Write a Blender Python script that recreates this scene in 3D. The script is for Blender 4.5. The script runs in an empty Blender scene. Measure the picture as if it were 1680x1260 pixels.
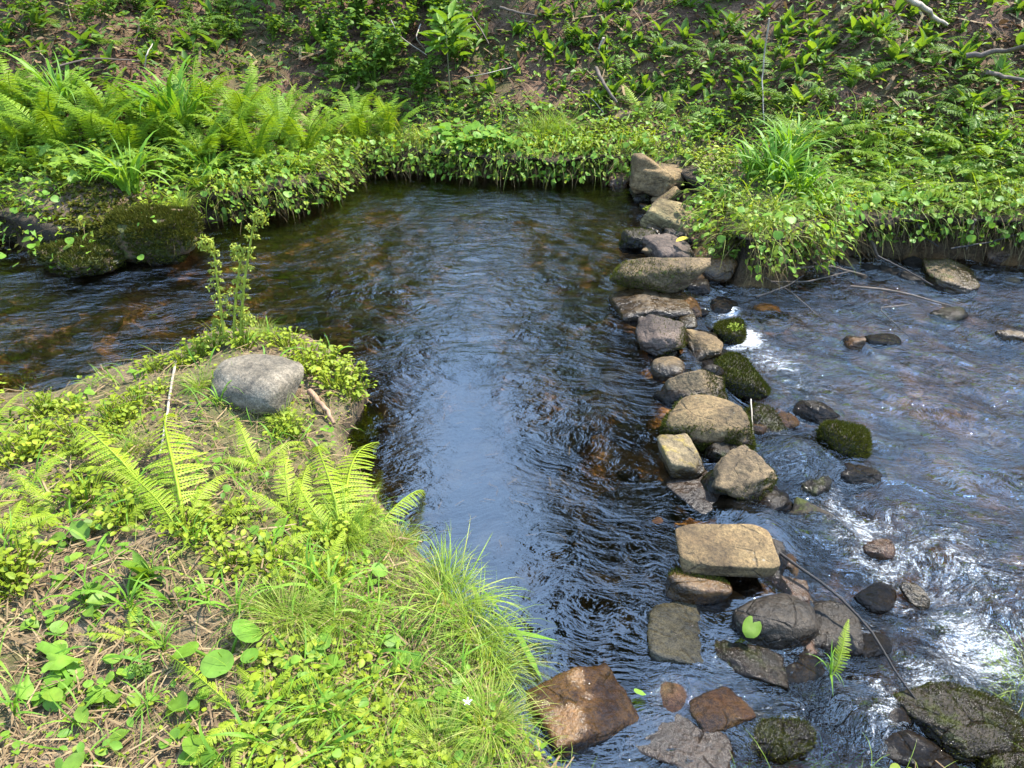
import bpy, bmesh, math, random
import numpy as np
from mathutils import Vector, Matrix, noise as mnoise
R = math.radians
random.seed(7); rng = np.random.default_rng(11)
sc = bpy.context.scene
COL = sc.collection

# ------------------------------------------------------------------ camera
W, H, FPX = 1680, 1260, 1215.0
CAMZ, PITCH = 1.70, R(32)
cam = bpy.data.cameras.new('camera'); camo = bpy.data.objects.new('camera', cam); COL.objects.link(camo)
cam.sensor_width = 36; cam.lens = 36*FPX/W; cam.clip_start = .02; cam.clip_end = 400
camo.location = (0, 0, CAMZ); camo.rotation_euler = (math.pi/2-PITCH, 0, 0)
sc.camera = camo
CP, SP = math.cos(PITCH), math.sin(PITCH)

def raydir(px, py):
    a = (np.asarray(px, float)-W/2)/FPX; b = (H/2-np.asarray(py, float))/FPX
    return np.stack([a, CP+b*SP, -SP+b*CP], -1)
def at(px, py, z=0.0):
    d = raydir(px, py); t = (z-CAMZ)/d[..., 2]
    return np.stack([d[..., 0]*t, d[..., 1]*t, np.full_like(t, 1.0)*z], -1)
def depth_of(p):
    return p[1]*CP+(CAMZ-p[2])*SP

# ------------------------------------------------------------------ noise
def _h(ix, iy, s):
    v = np.sin(ix*127.1+iy*311.7+s*74.7)*43758.5453
    return v-np.floor(v)
def vnoise(x, y, s=0):
    ix, iy = np.floor(x), np.floor(y); fx, fy = x-ix, y-iy
    fx = fx*fx*(3-2*fx); fy = fy*fy*(3-2*fy)
    return (_h(ix, iy, s)*(1-fx)+_h(ix+1, iy, s)*fx)*(1-fy)+(_h(ix, iy+1, s)*(1-fx)+_h(ix+1, iy+1, s)*fx)*fy
def fbm(x, y, s=0, o=4):
    t = 0; a = .5
    for i in range(o):
        t = t+a*(vnoise(x, y, s+i)-.5); x = x*2.03+1.7; y = y*2.03-3.1; a *= .5
    return t*2
def sstep(a, b, x):
    t = np.clip((x-a)/(b-a), 0, 1); return t*t*(3-2*t)

# ------------------------------------------------------------------ plan of the banks
def poly_world(pts, z=0.):
    return [tuple(at(p[0], p[1], p[2] if len(p) > 2 else z)[:2]) for p in pts]
A_ = poly_world([(-900, 655), (-300, 655), (0, 655), (100, 655), (150, 630), (230, 604), (290, 588), (335, 562), (420, 548), (520, 562),
                 (598, 612), (612, 655), (575, 715), (595, 775), (640, 835), (675, 885), (735, 955), (775, 1015), (805, 1085),
                 (835, 1150), (880, 1215), (930, 1275), (1060, 1330), (1200, 1282), (1350, 1275), (1480, 1268), (1590, 1290),
                 (1710, 1280), (1850, 1230), (2050, 1120)])
A_ = [(-70., A_[0][1])]+A_+[(70., A_[-1][1]-8), (70., -60.), (-70., -60.)]
B_ = poly_world([(-900, 388), (-300, 388), (0, 388), (90, 425), (200, 425), (262, 405), (330, 367), (420, 352), (500, 338), (535, 320),
                 (548, 290), (640, 279), (720, 283), (800, 291), (870, 292), (1000, 292), (1060, 292), (1125, 315), (1175, 372),
                 (1215, 440), (1285, 440), (1335, 398), (1420, 385), (1560, 388), (1680, 400), (2600, 420)])
B_ = [(-70., B_[0][1]+3)]+B_+[(70., B_[-1][1]-2), (70., 130.), (-70., 130.)]
DAM = poly_world([(1040, 300), (1085, 350), (1120, 430), (1105, 520), (1140, 620), (1160, 700), (1175, 780), (1235, 890), (1215, 990), (1150, 1080), (1010, 1200), (980, 1300)])

def sdist(x, y, P, closed=True):
    x = np.asarray(x, float); y = np.asarray(y, float)
    d = np.full(x.shape, 1e9); ins = np.zeros(x.shape, bool)
    n = len(P)
    for i in range(n if closed else n-1):
        ax, ay = P[i]; bx, by = P[(i+1) % n]
        ex, ey = bx-ax, by-ay; L = ex*ex+ey*ey+1e-12
        t = np.clip(((x-ax)*ex+(y-ay)*ey)/L, 0, 1)
        d = np.minimum(d, np.hypot(x-ax-t*ex, y-ay-t*ey))
        if closed:
            c = ((ay > y) != (by > y)) & (x < (bx-ax)*(y-ay)/(by-ay+1e-15)+ax)
            ins ^= c
    return np.where(ins, d, -d) if closed else d
# region downstream (to the right) of the dam
DPOLY = DAM+[(3., -3.), (70., -3.), (70., 6.5), (3., 6.5)]
def blob(x, y, px, py, r, z=-.05, k=1.0):
    p = at(px, py, z); return np.exp(-((x-p[0])**2+((y-p[1])*k)**2)/(r*r))
OVER = [(1300, 742, .16, .12), (1345, 868, .14, .10), (1290, 1020, .13, .05), (1395, 1150, .20, .06), (1250, 880, .1, .05)]
def wbase(x, y):
    d = sdist(x, y, DPOLY)
    wd = .26+.9*blob(x, y, 1040, 1190, .34)
    return -.10*sstep(0., 1., (d+.02)/(wd+.02))-.035*sstep(.3, 1.6, d)
def wlevel(x, y):
    z = wbase(x, y)
    for px, py, r, h in OVER: z = z+h*blob(x, y, px, py, r)
    return z
def height(x, y):
    x = np.asarray(x, float); y = np.asarray(y, float)
    dA, dB, dd = sdist(x, y, A_), sdist(x, y, B_), sdist(x, y, DPOLY)
    n1 = fbm(x*2.2, y*2.2, 3); n2 = fbm(x*9, y*9, 8, 3); n3 = fbm(x*.35, y*.35, 21, 3)
    bed = -.20-.05*sstep(-.2, -1.2, np.maximum(dA, dB))+.05*n1+.02*n2
    bed = bed+.045*sstep(0, .4, dd)
    for px, py, r in ((1450, 432, .42), (1300, 455, .25), (1620, 440, .4)): bed = bed+.0*blob(x, y, px, py, r)
    a1 = .09*sstep(-.03, .10, dA)+.09*sstep(.08, .6, dA)+.10*sstep(.5, 2.0, dA)
    zA = a1+(.05*n1+.012*n2)*sstep(0, .4, dA)
    b = dB+.05*n1+.05*fbm(x*6, y*6, 44, 3)*sstep(-.02, .05, dB)
    rise = .62*np.maximum(b-.5, 0); cap = 1.35
    rise = np.where(rise < cap, rise, cap+.12*(rise-cap)*.62)
    zB = .19*sstep(-.05, .09, b)+.13*sstep(.09, .5, b)+rise+(.07*n1+.02*n2)*sstep(0, .6, dB)
    kA, kB = sstep(-.06, .03, dA), sstep(-.06, .03, dB)
    z = bed*(1-np.maximum(kA, kB))+zA*kA+zB*kB
    return z+n3*.5*sstep(6, 20, np.hypot(x, y-4))

def axis(lo, hi, step, outs):
    n = int(round((hi-lo)/step)); a = np.linspace(lo, hi, n+1)
    return np.concatenate([lo-np.array(outs[::-1], float), a, hi+np.array(outs, float)])
OUT = [.06, .15, .3, .5, .8, 1.2, 1.8, 2.6, 3.8, 5.5, 8, 12, 18, 26, 38, 54]
GX, GY = axis(-5.2, 5.8, .026, OUT), axis(-.4, 9.6, .026, OUT)
GXX, GYY = np.meshgrid(GX, GY)
GZ = height(GXX, GYY)
def hz(x, y):
    x = np.asarray(x, float); y = np.asarray(y, float)
    i = np.clip(np.searchsorted(GX, x)-1, 0, len(GX)-2); j = np.clip(np.searchsorted(GY, y)-1, 0, len(GY)-2)
    fx = (x-GX[i])/(GX[i+1]-GX[i]); fy = (y-GY[j])/(GY[j+1]-GY[j])
    return (GZ[j, i]*(1-fx)+GZ[j, i+1]*fx)*(1-fy)+(GZ[j+1, i]*(1-fx)+GZ[j+1, i+1]*fx)*fy
def hit(px, py):
    """points of the terrain seen at these pixels"""
    px = np.atleast_1d(np.asarray(px, float)); py = np.atleast_1d(np.asarray(py, float))
    d = raydir(px, py); out = np.zeros((len(px), 3))
    T = np.concatenate([np.linspace(.6, 14, 420), np.linspace(14.2, 40, 60)])
    for s in range(0, len(px), 2000):
        D = d[s:s+2000]
        P = D[:, None, :]*T[None, :, None]; P[..., 2] += CAMZ
        below = P[..., 2] < hz(P[..., 0], P[..., 1])
        k = np.argmax(below, 1); k = np.where(below.any(1), k, len(T)-1)
        out[s:s+2000] = P[np.arange(len(D)), k]
    out[:, 2] = hz(out[:, 0], out[:, 1])
    return out
def hit1(px, py): return hit([px], [py])[0]

# ------------------------------------------------------------------ mesh helpers
class Geo:
    def __init__(s): s.V = []; s.F3 = []; s.F4 = []; s.n = 0
    def add(s, V, F):
        V = np.asarray(V, float); F = np.asarray(F, int)
        s.V.append(V)
        (s.F4 if F.shape[1] == 4 else s.F3).append(F+s.n)
        s.n += len(V)
    def scatter(s, V, F, P, M):
        """V (n,3), P (k,3), M (k,3,3)"""
        V = np.asarray(V, float); F = np.asarray(F, int); k = len(P)
        X = np.einsum('kij,nj->kni', M, V)+P[:, None, :]
        FF = F[None]+(np.arange(k)*len(V))[:, None, None]
        s.add(X.reshape(-1, 3), FF.reshape(-1, F.shape[1]))
    def mesh(s, name, mat, smooth=True):
        me = bpy.data.meshes.new(name)
        V = np.concatenate(s.V); me.vertices.add(len(V)); me.vertices.foreach_set('co', V.ravel().astype(np.float32))
        F3 = np.concatenate(s.F3) if s.F3 else np.zeros((0, 3), int); F4 = np.concatenate(s.F4) if s.F4 else np.zeros((0, 4), int)
        loops = np.concatenate([F3.ravel(), F4.ravel()]); n3, n4 = len(F3), len(F4)
        me.loops.add(len(loops)); me.loops.foreach_set('vertex_index', loops.astype(np.int32))
        me.polygons.add(n3+n4)
        st = np.concatenate([np.arange(n3)*3, n3*3+np.arange(n4)*4])
        me.polygons.foreach_set('loop_start', st.astype(np.int32))
        me.polygons.foreach_set('use_smooth', np.full(n3+n4, smooth))
        me.update(calc_edges=True); me.validate()
        if mat: me.materials.append(mat)
        return me
def obj(name, me, parent=None):
    o = bpy.data.objects.new(name, me); COL.objects.link(o)
    if parent: o.parent = parent
    return o
def tag(o, label=None, cat=None, group=None, kind=None):
    if label: o['label'] = label
    if cat: o['category'] = cat
    if group: o['group'] = group
    if kind: o['kind'] = kind
    return o
def empty(name, loc, rz=0.):
    o = bpy.data.objects.new(name, None); COL.objects.link(o); o.location = loc; o.rotation_euler = (0, 0, rz); o.empty_display_size = .05
    return o
def eulers(yaw, pitch, roll, scale):
    """rotation matrices: roll about y, pitch about x, yaw about z, times scale"""
    yaw, pitch, roll, scale = np.broadcast_arrays(*[np.asarray(a, float) for a in (yaw, pitch, roll, scale)])
    cy, sy, cp, sp, cr, sr = np.cos(yaw), np.sin(yaw), np.cos(pitch), np.sin(pitch), np.cos(roll), np.sin(roll)
    o, l = np.zeros_like(cy), np.ones_like(cy)
    Rz = np.stack([np.stack([cy, -sy, o], -1), np.stack([sy, cy, o], -1), np.stack([o, o, l], -1)], -2)
    Rx = np.stack([np.stack([l, o, o], -1), np.stack([o, cp, -sp], -1), np.stack([o, sp, cp], -1)], -2)
    Ry = np.stack([np.stack([cr, o, sr], -1), np.stack([o, l, o], -1), np.stack([-sr, o, cr], -1)], -2)
    return (Rz@Rx@Ry)*scale[..., None, None]
def tube(g, path, rad, sides=7):
    P = np.asarray(path, float); n = len(P); rad = np.broadcast_to(np.asarray(rad, float), (n,))
    T = np.gradient(P, axis=0); T /= np.linalg.norm(T, axis=1)[:, None]+1e-9
    ref = np.array([0.13, .21, .97]) if abs(T[0][2]) < .9 else np.array([1., .1, .05])
    a = np.linspace(0, 2*math.pi, sides, endpoint=False)
    V = []
    u = np.cross(T[0], ref); u /= np.linalg.norm(u)
    for i in range(n):
        u = u-T[i]*np.dot(u, T[i]); u /= np.linalg.norm(u)+1e-9
        v = np.cross(T[i], u)
        V.append(P[i]+rad[i]*(np.cos(a)[:, None]*u+np.sin(a)[:, None]*v))
    V = np.concatenate(V); F = []
    for i in range(n-1):
        for k in range(sides):
            F.append((i*sides+k, i*sides+(k+1) % sides, (i+1)*sides+(k+1) % sides, (i+1)*sides+k))
    g.add(V, F)
    g.add(np.concatenate([V[:sides], P[:1]]), [((k+1) % sides, k, sides) for k in range(sides)])
    g.add(np.concatenate([V[-sides:], P[-1:]]), [(k, (k+1) % sides, sides) for k in range(sides)])

# ------------------------------------------------------------------ node helper
class NT:
    def __init__(s, name):
        s.m = bpy.data.materials.new(name); s.m.use_nodes = True; s.t = s.m.node_tree; s.t.nodes.clear()
        s.out = s.n('ShaderNodeOutputMaterial')
    def n(s, typ, **kw):
        nd = s.t.nodes.new(typ)
        for k, v in kw.items():
            if hasattr(nd, k): setattr(nd, k, v)
        return nd
    def l(s, a, b): s.t.links.new(a, b)
    def math(s, op, a, b=None, clamp=False):
        nd = s.n('ShaderNodeMath', operation=op, use_clamp=clamp)
        for i, v in enumerate((a, b)):
            if v is None: continue
            if isinstance(v, (int, float)): nd.inputs[i].default_value = v
            else: s.l(v, nd.inputs[i])
        return nd.outputs[0]
    def mix(s, f, a, b, blend='MIX'):
        nd = s.n('ShaderNodeMix', data_type='RGBA', blend_type=blend)
        for sock, v in ((nd.inputs[0], f), (nd.inputs[6], a), (nd.inputs[7], b)):
            if isinstance(v, (int, float)): sock.default_value = v
            elif isinstance(v, (tuple, list)): sock.default_value = (*v[:3], 1)
            else: s.l(v, sock)
        return nd.outputs[2]
    def ramp(s, f, stops, interp='LINEAR'):
        nd = s.n('ShaderNodeValToRGB'); nd.color_ramp.interpolation = interp
        el = nd.color_ramp.elements
        while len(el) < len(stops): el.new(.5)
        for e, (p, c) in zip(el, stops):
            e.position = p; e.color = (*((c,)*3 if isinstance(c, (int, float)) else c), 1)
        s.l(f, nd.inputs[0]); return nd.outputs[0]
    def noise(s, vec, scale, detail=4, rough=.55, dist=0.):
        nd = s.n('ShaderNodeTexNoise'); nd.inputs['Scale'].default_value = scale; nd.inputs['Detail'].default_value = detail
        nd.inputs['Roughness'].default_value = rough; nd.inputs['Distortion'].default_value = dist
        if vec is not None: s.l(vec, nd.inputs['Vector'])
        return nd.outputs['Fac']
    def voro(s, vec, scale, feature='F1'):
        nd = s.n('ShaderNodeTexVoronoi', feature=feature); nd.inputs['Scale'].default_value = scale
        if vec is not None: s.l(vec, nd.inputs['Vector'])
        return nd
    def mapping(s, vec, scale=(1, 1, 1), rot=(0, 0, 0)):
        nd = s.n('ShaderNodeMapping'); nd.inputs['Scale'].default_value = scale; nd.inputs['Rotation'].default_value = rot
        s.l(vec, nd.inputs['Vector']); return nd.outputs[0]
    def bump(s, h, strength=.5, dist=.02, normal=None):
        nd = s.n('ShaderNodeBump'); nd.inputs['Distance'].default_value = dist
        if isinstance(strength, (int, float)): nd.inputs['Strength'].default_value = strength
        else: s.l(strength, nd.inputs['Strength'])
        s.l(h, nd.inputs['Height'])
        if normal is not None: s.l(normal, nd.inputs['Normal'])
        return nd.outputs[0]
    def pos(s): return s.n('ShaderNodeNewGeometry').outputs['Position']
    def objc(s): return s.n('ShaderNodeTexCoord').outputs['Object']
    def attr(s, name): 
        nd = s.n('ShaderNodeAttribute'); nd.attribute_name = name; return nd
    def bsdf(s, col, rough=.7, normal=None, spec=.5):
        b = s.n('ShaderNodeBsdfPrincipled')
        for k, v in (('Base Color', col), ('Roughness', rough), ('Specular IOR Level', spec)):
            if isinstance(v, (int, float)): b.inputs[k].default_value = v
            elif isinstance(v, (tuple, list)): b.inputs[k].default_value = (*v[:3], 1)
            else: s.l(v, b.inputs[k])
        if normal is not None: s.l(normal, b.inputs['Normal'])
        return b.outputs[0]
    def done(s, sh): s.l(sh, s.out.inputs['Surface']); return s.m
def sep(nt, v):
    nd = nt.n('ShaderNodeSeparateXYZ'); nt.l(v, nd.inputs[0]); return nd.outputs
# ------------------------------------------------------------------ materials
def leaf_mat(name, c1, c2, c3=None, trans=.4, rough=.52, spec=.25, tcol=None, island=True):
    nt = NT(name)
    oi = nt.n('ShaderNodeObjectInfo').outputs['Random']
    if island: ri = nt.n('ShaderNodeNewGeometry').outputs['Random Per Island']; f = nt.math('MULTIPLY', nt.math('ADD', nt.math('MULTIPLY', oi, .8), nt.math('MULTIPLY', ri, 1.2)), .5)
    else: f = oi
    st = [(0., c1), (.62, c2)]+([(1., c3)] if c3 else [])
    col = nt.ramp(f, st)
    nz = nt.noise(nt.objc(), 45, 3)
    col = nt.mix(1., col, nt.ramp(nz, [(.3, .72), (.7, 1.18)]), 'MULTIPLY')
    b = nt.bsdf(col, rough, nt.bump(nz, .25, .004), spec)
    t = nt.n('ShaderNodeBsdfTranslucent')
    tc = nt.mix(1., col, tcol or (1.5, 1.35, .5), 'MULTIPLY'); nt.l(tc, t.inputs[0])
    m = nt.n('ShaderNodeMixShader'); m.inputs[0].default_value = trans; nt.l(b, m.inputs[1]); nt.l(t.outputs[0], m.inputs[2])
    return nt.done(m.outputs[0])
M = {}
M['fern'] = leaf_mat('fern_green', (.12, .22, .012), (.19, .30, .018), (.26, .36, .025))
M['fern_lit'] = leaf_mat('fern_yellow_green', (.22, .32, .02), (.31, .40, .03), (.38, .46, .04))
M['grass'] = leaf_mat('grass_green', (.09, .21, .016), (.16, .30, .025), (.25, .36, .05))
M['sedge'] = leaf_mat('sedge_green', (.11, .20, .018), (.20, .29, .025), (.40, .37, .11))
M['broad'] = leaf_mat('broad_leaf_green', (.09, .18, .02), (.15, .25, .026), (.22, .32, .035), rough=.48)
M['heart'] = leaf_mat('heart_leaf_green', (.09, .20, .02), (.16, .29, .03), (.24, .36, .04), rough=.48)
M['small'] = leaf_mat('small_leaf_green', (.15, .21, .014), (.24, .30, .02), (.34, .38, .035))
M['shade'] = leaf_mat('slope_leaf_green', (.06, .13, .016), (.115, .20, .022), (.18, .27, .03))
M['moss'] = leaf_mat('moss_green', (.022, .028, .004), (.06, .066, .008), (.13, .125, .018), trans=.2, rough=.8, spec=.1)
M['straw'] = leaf_mat('dead_straw', (.12, .075, .04), (.26, .18, .09), (.42, .33, .19), trans=.15, rough=.7, spec=.2, tcol=(1, .9, .7))
M['needles'] = leaf_mat('dead_needles', (.05, .025, .014), (.13, .07, .038), (.27, .18, .10), trans=.1, rough=.8, spec=.15, tcol=(1, .9, .7))
M['deadgrass'] = leaf_mat('hanging_dead_grass', (.035, .025, .012), (.09, .065, .03), (.2, .15, .07), trans=.15, rough=.8, spec=.1, tcol=(1, .9, .7))
M['conifer'] = leaf_mat('conifer_needles', (.015, .035, .012), (.03, .06, .018), (.05, .085, .025), trans=.2)
M['fiddle'] = leaf_mat('fiddlehead_green', (.22, .27, .03), (.32, .36, .045), (.42, .44, .08), trans=.25)
M['yellowleaf'] = leaf_mat('yellow_leaf', (.65, .48, .05), (.70, .52, .06), trans=.2, tcol=(1, .9, .5))
M['petal'] = leaf_mat('white_petal', (.8, .8, .78), (.85, .85, .82), trans=.2, tcol=(1, 1, 1))

def wood_mat(name, c1, c2, rough=.8):
    nt = NT(name); o = nt.objc()
    v = nt.noise(nt.mapping(o, (60, 60, 60)), 1., 5, .65)
    b = nt.noise(o, 14, 3)
    col = nt.mix(v, c1, c2); col = nt.mix(1., col, nt.ramp(b, [(.3, .55), (.7, 1.2)]), 'MULTIPLY')
    return nt.done(nt.bsdf(col, rough, nt.bump(v, .8, .006)))
M['bark'] = wood_mat('brown_bark', (.035, .024, .016), (.16, .115, .08))
M['palewood'] = wood_mat('pale_twig', (.22, .17, .12), (.45, .38, .30))
M['darkwood'] = wood_mat('dark_wet_wood', (.006, .005, .004), (.028, .02, .016), .75)
M['trunk'] = wood_mat('conifer_bark', (.03, .022, .016), (.12, .085, .06))
M['reed'] = wood_mat('dead_reed', (.16, .08, .045), (.42, .26, .15))
M['stem'] = wood_mat('red_green_stem', (.06, .05, .02), (.14, .13, .05))

def rock_mat(name, c1, c2, c3, wet=0.0, band=.07, rough=.85, moss=0., seams=0., spec=.4, cracks=.5):
    """two stone tones, dark specks, a wet band just above the water; wet = whole stone soaked"""
    nt = NT(name); o = nt.objc(); p = nt.pos()
    oi = nt.n('ShaderNodeObjectInfo').outputs['Random']
    off = nt.n('ShaderNodeVectorMath', operation='ADD'); nt.l(o, off.inputs[0])
    cx = nt.n('ShaderNodeCombineXYZ'); r20 = nt.math('MULTIPLY', oi, 37.); nt.l(r20, cx.inputs[0]); nt.l(r20, cx.inputs[1]); nt.l(cx.outputs[0], off.inputs[1])
    o = off.outputs[0]
    n1 = nt.noise(o, 9, 6, .62, .4); n2 = nt.noise(o, 70, 5, .7); n3 = nt.noise(o, 26, 4, .6)
    col = nt.mix(nt.ramp(n1, [(.36, 0.), (.64, 1.)]), c1, c2)
    col = nt.mix(nt.ramp(n3, [(.52, 0.), (.72, .85)]), col, c3)
    col = nt.mix(1., col, nt.ramp(n2, [(.25, .35), (.5, .9), (.75, 1.45)]), 'MULTIPLY')
    n5 = nt.noise(o, 190, 3, .8); col = nt.mix(1., col, nt.ramp(n5, [(.3, .55), (.5, 1.), (.7, 1.45)]), 'MULTIPLY')
    ce = nt.voro(nt.mapping(o, (7, 7, 11), (.4, .3, .2)), 1., 'DISTANCE_TO_EDGE'); wj = nt.math('ADD', ce.outputs['Distance'], nt.math('MULTIPLY', n3, .12)); crk = nt.ramp(wj, [(.055, 1.), (.085, 0.)]); crk = nt.math('MULTIPLY', crk, nt.ramp(n1, [(.45, 0.), (.55, cracks)])); col = nt.mix(crk, col, (.02, .016, .012))
    n4 = nt.noise(o, 5, 4, .6, .6); col = nt.mix(1., col, nt.ramp(n4, [(.35, .5), (.62, 1.2)]), 'MULTIPLY')
    h = nt.math('SUBTRACT', nt.math('ADD', nt.math('MULTIPLY', n2, .45), n3), nt.math('MULTIPLY', crk, .8))
    if seams:
        wv = nt.noise(nt.mapping(o, (4, 9, 55), (.25, .2, 0)), 1., 4, .6, .5)
        col = nt.mix(nt.ramp(wv, [(.42, seams), (.55, 0.)]), col, (c1[0]*.35, c1[1]*.33, c1[2]*.3)); h = nt.math('ADD', h, nt.math('MULTIPLY', wv, .8))
    # lichen speckle
    v = nt.voro(o, 38); lm = nt.math('MULTIPLY', nt.ramp(v.outputs['Distance'], [(.12, 1.), (.2, 0.)]), nt.ramp(n1, [(.55, 0.), (.62, .5)]))
    col = nt.mix(lm, col, (.24, .23, .18))
    if moss:
        nz = sep(nt, nt.n('ShaderNodeNewGeometry').outputs['Normal'])[2]
        mm = nt.math('ADD', nt.noise(o, 16, 5, .65), moss-.5)
        mf = nt.ramp(mm, [(.5, 0.), (.58, 1.)])
        mc = nt.mix(nt.ramp(n2, [(.3, 0.), (.7, 1.)]), (.014, .018, .003), (.075, .085, .012))
        col = nt.mix(mf, col, mc)
    # wet band in world height
    wl = nt.attr('wl').outputs['Fac']
    z = sep(nt, p)[2]; zz = nt.math('SUBTRACT', nt.math('SUBTRACT', z, wl), nt.math('MULTIPLY', n1, band*1.6))
    wm = nt.ramp(nt.math('ADD', nt.math('MULTIPLY', zz, 12.), .5), [(.30, 1.), (.58, 0.)])
    if wet: wm = nt.math('MAXIMUM', wm, wet)
    col = nt.mix(wm, col, nt.mix(1., col, (.26, .225, .165), 'MULTIPLY'))
    rg = nt.math('ADD', nt.math('MULTIPLY', wm, -.6), rough)
    return nt.done(nt.bsdf(col, rg, nt.bump(h, .9, .014), spec))
M['r_tan'] = rock_mat('tan_stone', (0.131, 0.081, 0.034), (0.183, 0.121, 0.051), (0.087, 0.053, 0.021))
M['r_yellow'] = rock_mat('yellow_tan_stone', (0.173, 0.125, 0.050), (0.226, 0.168, 0.074), (0.103, 0.068, 0.024), seams=.8)
M['r_grey'] = rock_mat('grey_stone', (0.140, 0.115, 0.080), (0.207, 0.170, 0.120), (0.078, 0.066, 0.048), band=.0, cracks=.0)
M['r_greybrown'] = rock_mat('grey_brown_stone', (0.116, 0.078, 0.039), (0.170, 0.114, 0.054), (0.066, 0.044, 0.021))
M['r_mossy'] = rock_mat('mossy_stone', (0.087, 0.055, 0.026), (0.144, 0.088, 0.041), (0.045, 0.029, 0.013), moss=.55)
M['r_moss2'] = rock_mat('half_mossy_stone', (0.104, 0.069, 0.033), (0.158, 0.104, 0.046), (0.053, 0.035, 0.015), moss=.42)
M['r_orange'] = rock_mat('orange_wet_stone', (0.166, 0.080, 0.025), (0.221, 0.134, 0.050), (0.078, 0.038, 0.012), wet=.45, rough=.6)
M['r_dark'] = rock_mat('dark_wet_stone', (.030, .023, .017), (.060, .046, .032), (.016, .013, .010), wet=.3, rough=.62, spec=.22)
M['r_darkmoss'] = rock_mat('dark_mossy_wet_stone', (.035, .027, .018), (.06, .045, .03), (.016, .013, .010), wet=.3, rough=.75, moss=.5, spec=.2)
M['r_purple'] = rock_mat('purple_brown_stone', (0.080, 0.053, 0.039), (0.117, 0.080, 0.057), (0.042, 0.029, 0.021), wet=.15)
M['r_red'] = rock_mat('reddish_stone', (0.147, 0.076, 0.041), (0.193, 0.112, 0.062), (0.092, 0.040, 0.021))
M['r_pale'] = rock_mat('pale_green_stone', (.125, .115, .08), (.17, .16, .115), (.07, .065, .045), wet=.35, rough=.6)
M['r_lichen'] = rock_mat('yellow_lichen_stone', (0.123, 0.089, 0.046), (0.175, 0.129, 0.063), (0.216, 0.152, 0.014))
M['r_bed'] = rock_mat('stream_bed_stone', (0.092, 0.058, 0.027), (0.166, 0.112, 0.054), (0.051, 0.033, 0.017), rough=.6)
M['r_bed2'] = rock_mat('pale_stream_bed_stone', (0.152, 0.120, 0.079), (0.212, 0.170, 0.112), (0.101, 0.076, 0.046), rough=.6)

def ground_mat():
    nt = NT('forest_floor'); p = nt.pos()
    lo = nt.noise(p, 1.6, 4, .6); md = nt.noise(p, 9, 5, .65, .6); hi = nt.noise(p, 60, 4, .7)
    sl = nt.attr('slope').outputs['Fac']; bd = nt.attr('bed').outputs['Fac']; st = nt.attr('steep').outputs['Fac']
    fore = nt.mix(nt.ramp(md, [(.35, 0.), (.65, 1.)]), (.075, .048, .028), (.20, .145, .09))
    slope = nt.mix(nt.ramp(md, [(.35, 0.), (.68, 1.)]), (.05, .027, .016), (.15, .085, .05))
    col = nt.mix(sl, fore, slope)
    # streaks of dead needles in the colour itself
    nd = nt.noise(nt.mapping(p, (25, 140, 60), (0, 0, .5)), 1., 3, .7); nd2 = nt.noise(nt.mapping(p, (140, 25, 60), (0, 0, -.35)), 1., 3, .7)
    ndl = nt.math('MAXIMUM', nd, nd2)
    col = nt.mix(nt.ramp(ndl, [(.58, 0.), (.7, .75)]), col, (.30, .20, .115))
    col = nt.mix(1., col, nt.ramp(hi, [(.25, .4), (.75, 1.4)]), 'MULTIPLY')
    gm = nt.math('MULTIPLY', nt.ramp(lo, [(.45, 0.), (.6, .6)]), nt.math('SUBTRACT', 1., st))
    col = nt.mix(gm, col, (.06, .075, .014))
    col = nt.mix(nt.math('MULTIPLY', st, .85), col, nt.mix(md, (.005, .0035, .002), (.022, .016, .008)))  # dark soil; shade below the overhanging lip is put into its near-black colour
    # bed: pebbles and silt
    wv = nt.noise(p, 3.0, 3, .5); 
    v1 = nt.voro(p, 10); v2 = nt.voro(p, 34)
    pc = nt.n('ShaderNodeSeparateColor'); nt.l(v1.outputs['Color'], pc.inputs[0])
    peb = nt.ramp(pc.outputs[0], [(0., (.10, .06, .03)), (.35, (.22, .14, .07)), (.6, (.34, .22, .10)), (.8, (.13, .10, .07)), (1., (.40, .33, .23))])
    peb = nt.mix(nt.ramp(v1.outputs['Distance'], [(.25, 0.), (.62, 1.)]), peb, (.06, .04, .02))
    pc2 = nt.n('ShaderNodeSeparateColor'); nt.l(v2.outputs['Color'], pc2.inputs[0])
    gr = nt.ramp(pc2.outputs[0], [(0., (.06, .04, .02)), (.6, (.20, .13, .065)), (1., (.32, .24, .15))])
    bed = nt.mix(nt.ramp(wv, [(.42, 0.), (.58, 1.)]), peb, gr)
    bed = nt.mix(1., bed, nt.ramp(hi, [(.25, .6), (.75, 1.3)]), 'MULTIPLY')
    dk = nt.attr('bed_dark').outputs['Fac']; bed = nt.mix(dk, bed, nt.mix(1., bed, (.30, .26, .20), 'MULTIPLY'))  # bed colour darkened beside the undercut bank and below the dam
    bed = nt.mix(1., bed, (1.7, 1.4, .95), 'MULTIPLY'); col = nt.mix(bd, col, bed)
    h = nt.math('ADD', nt.math('MULTIPLY', hi, .5), nt.math('ADD', md, nt.math('MULTIPLY', ndl, .5)))
    return nt.done(nt.bsdf(col, .9, nt.bump(h, .8, .03), .25))
M['ground'] = ground_mat()

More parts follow.
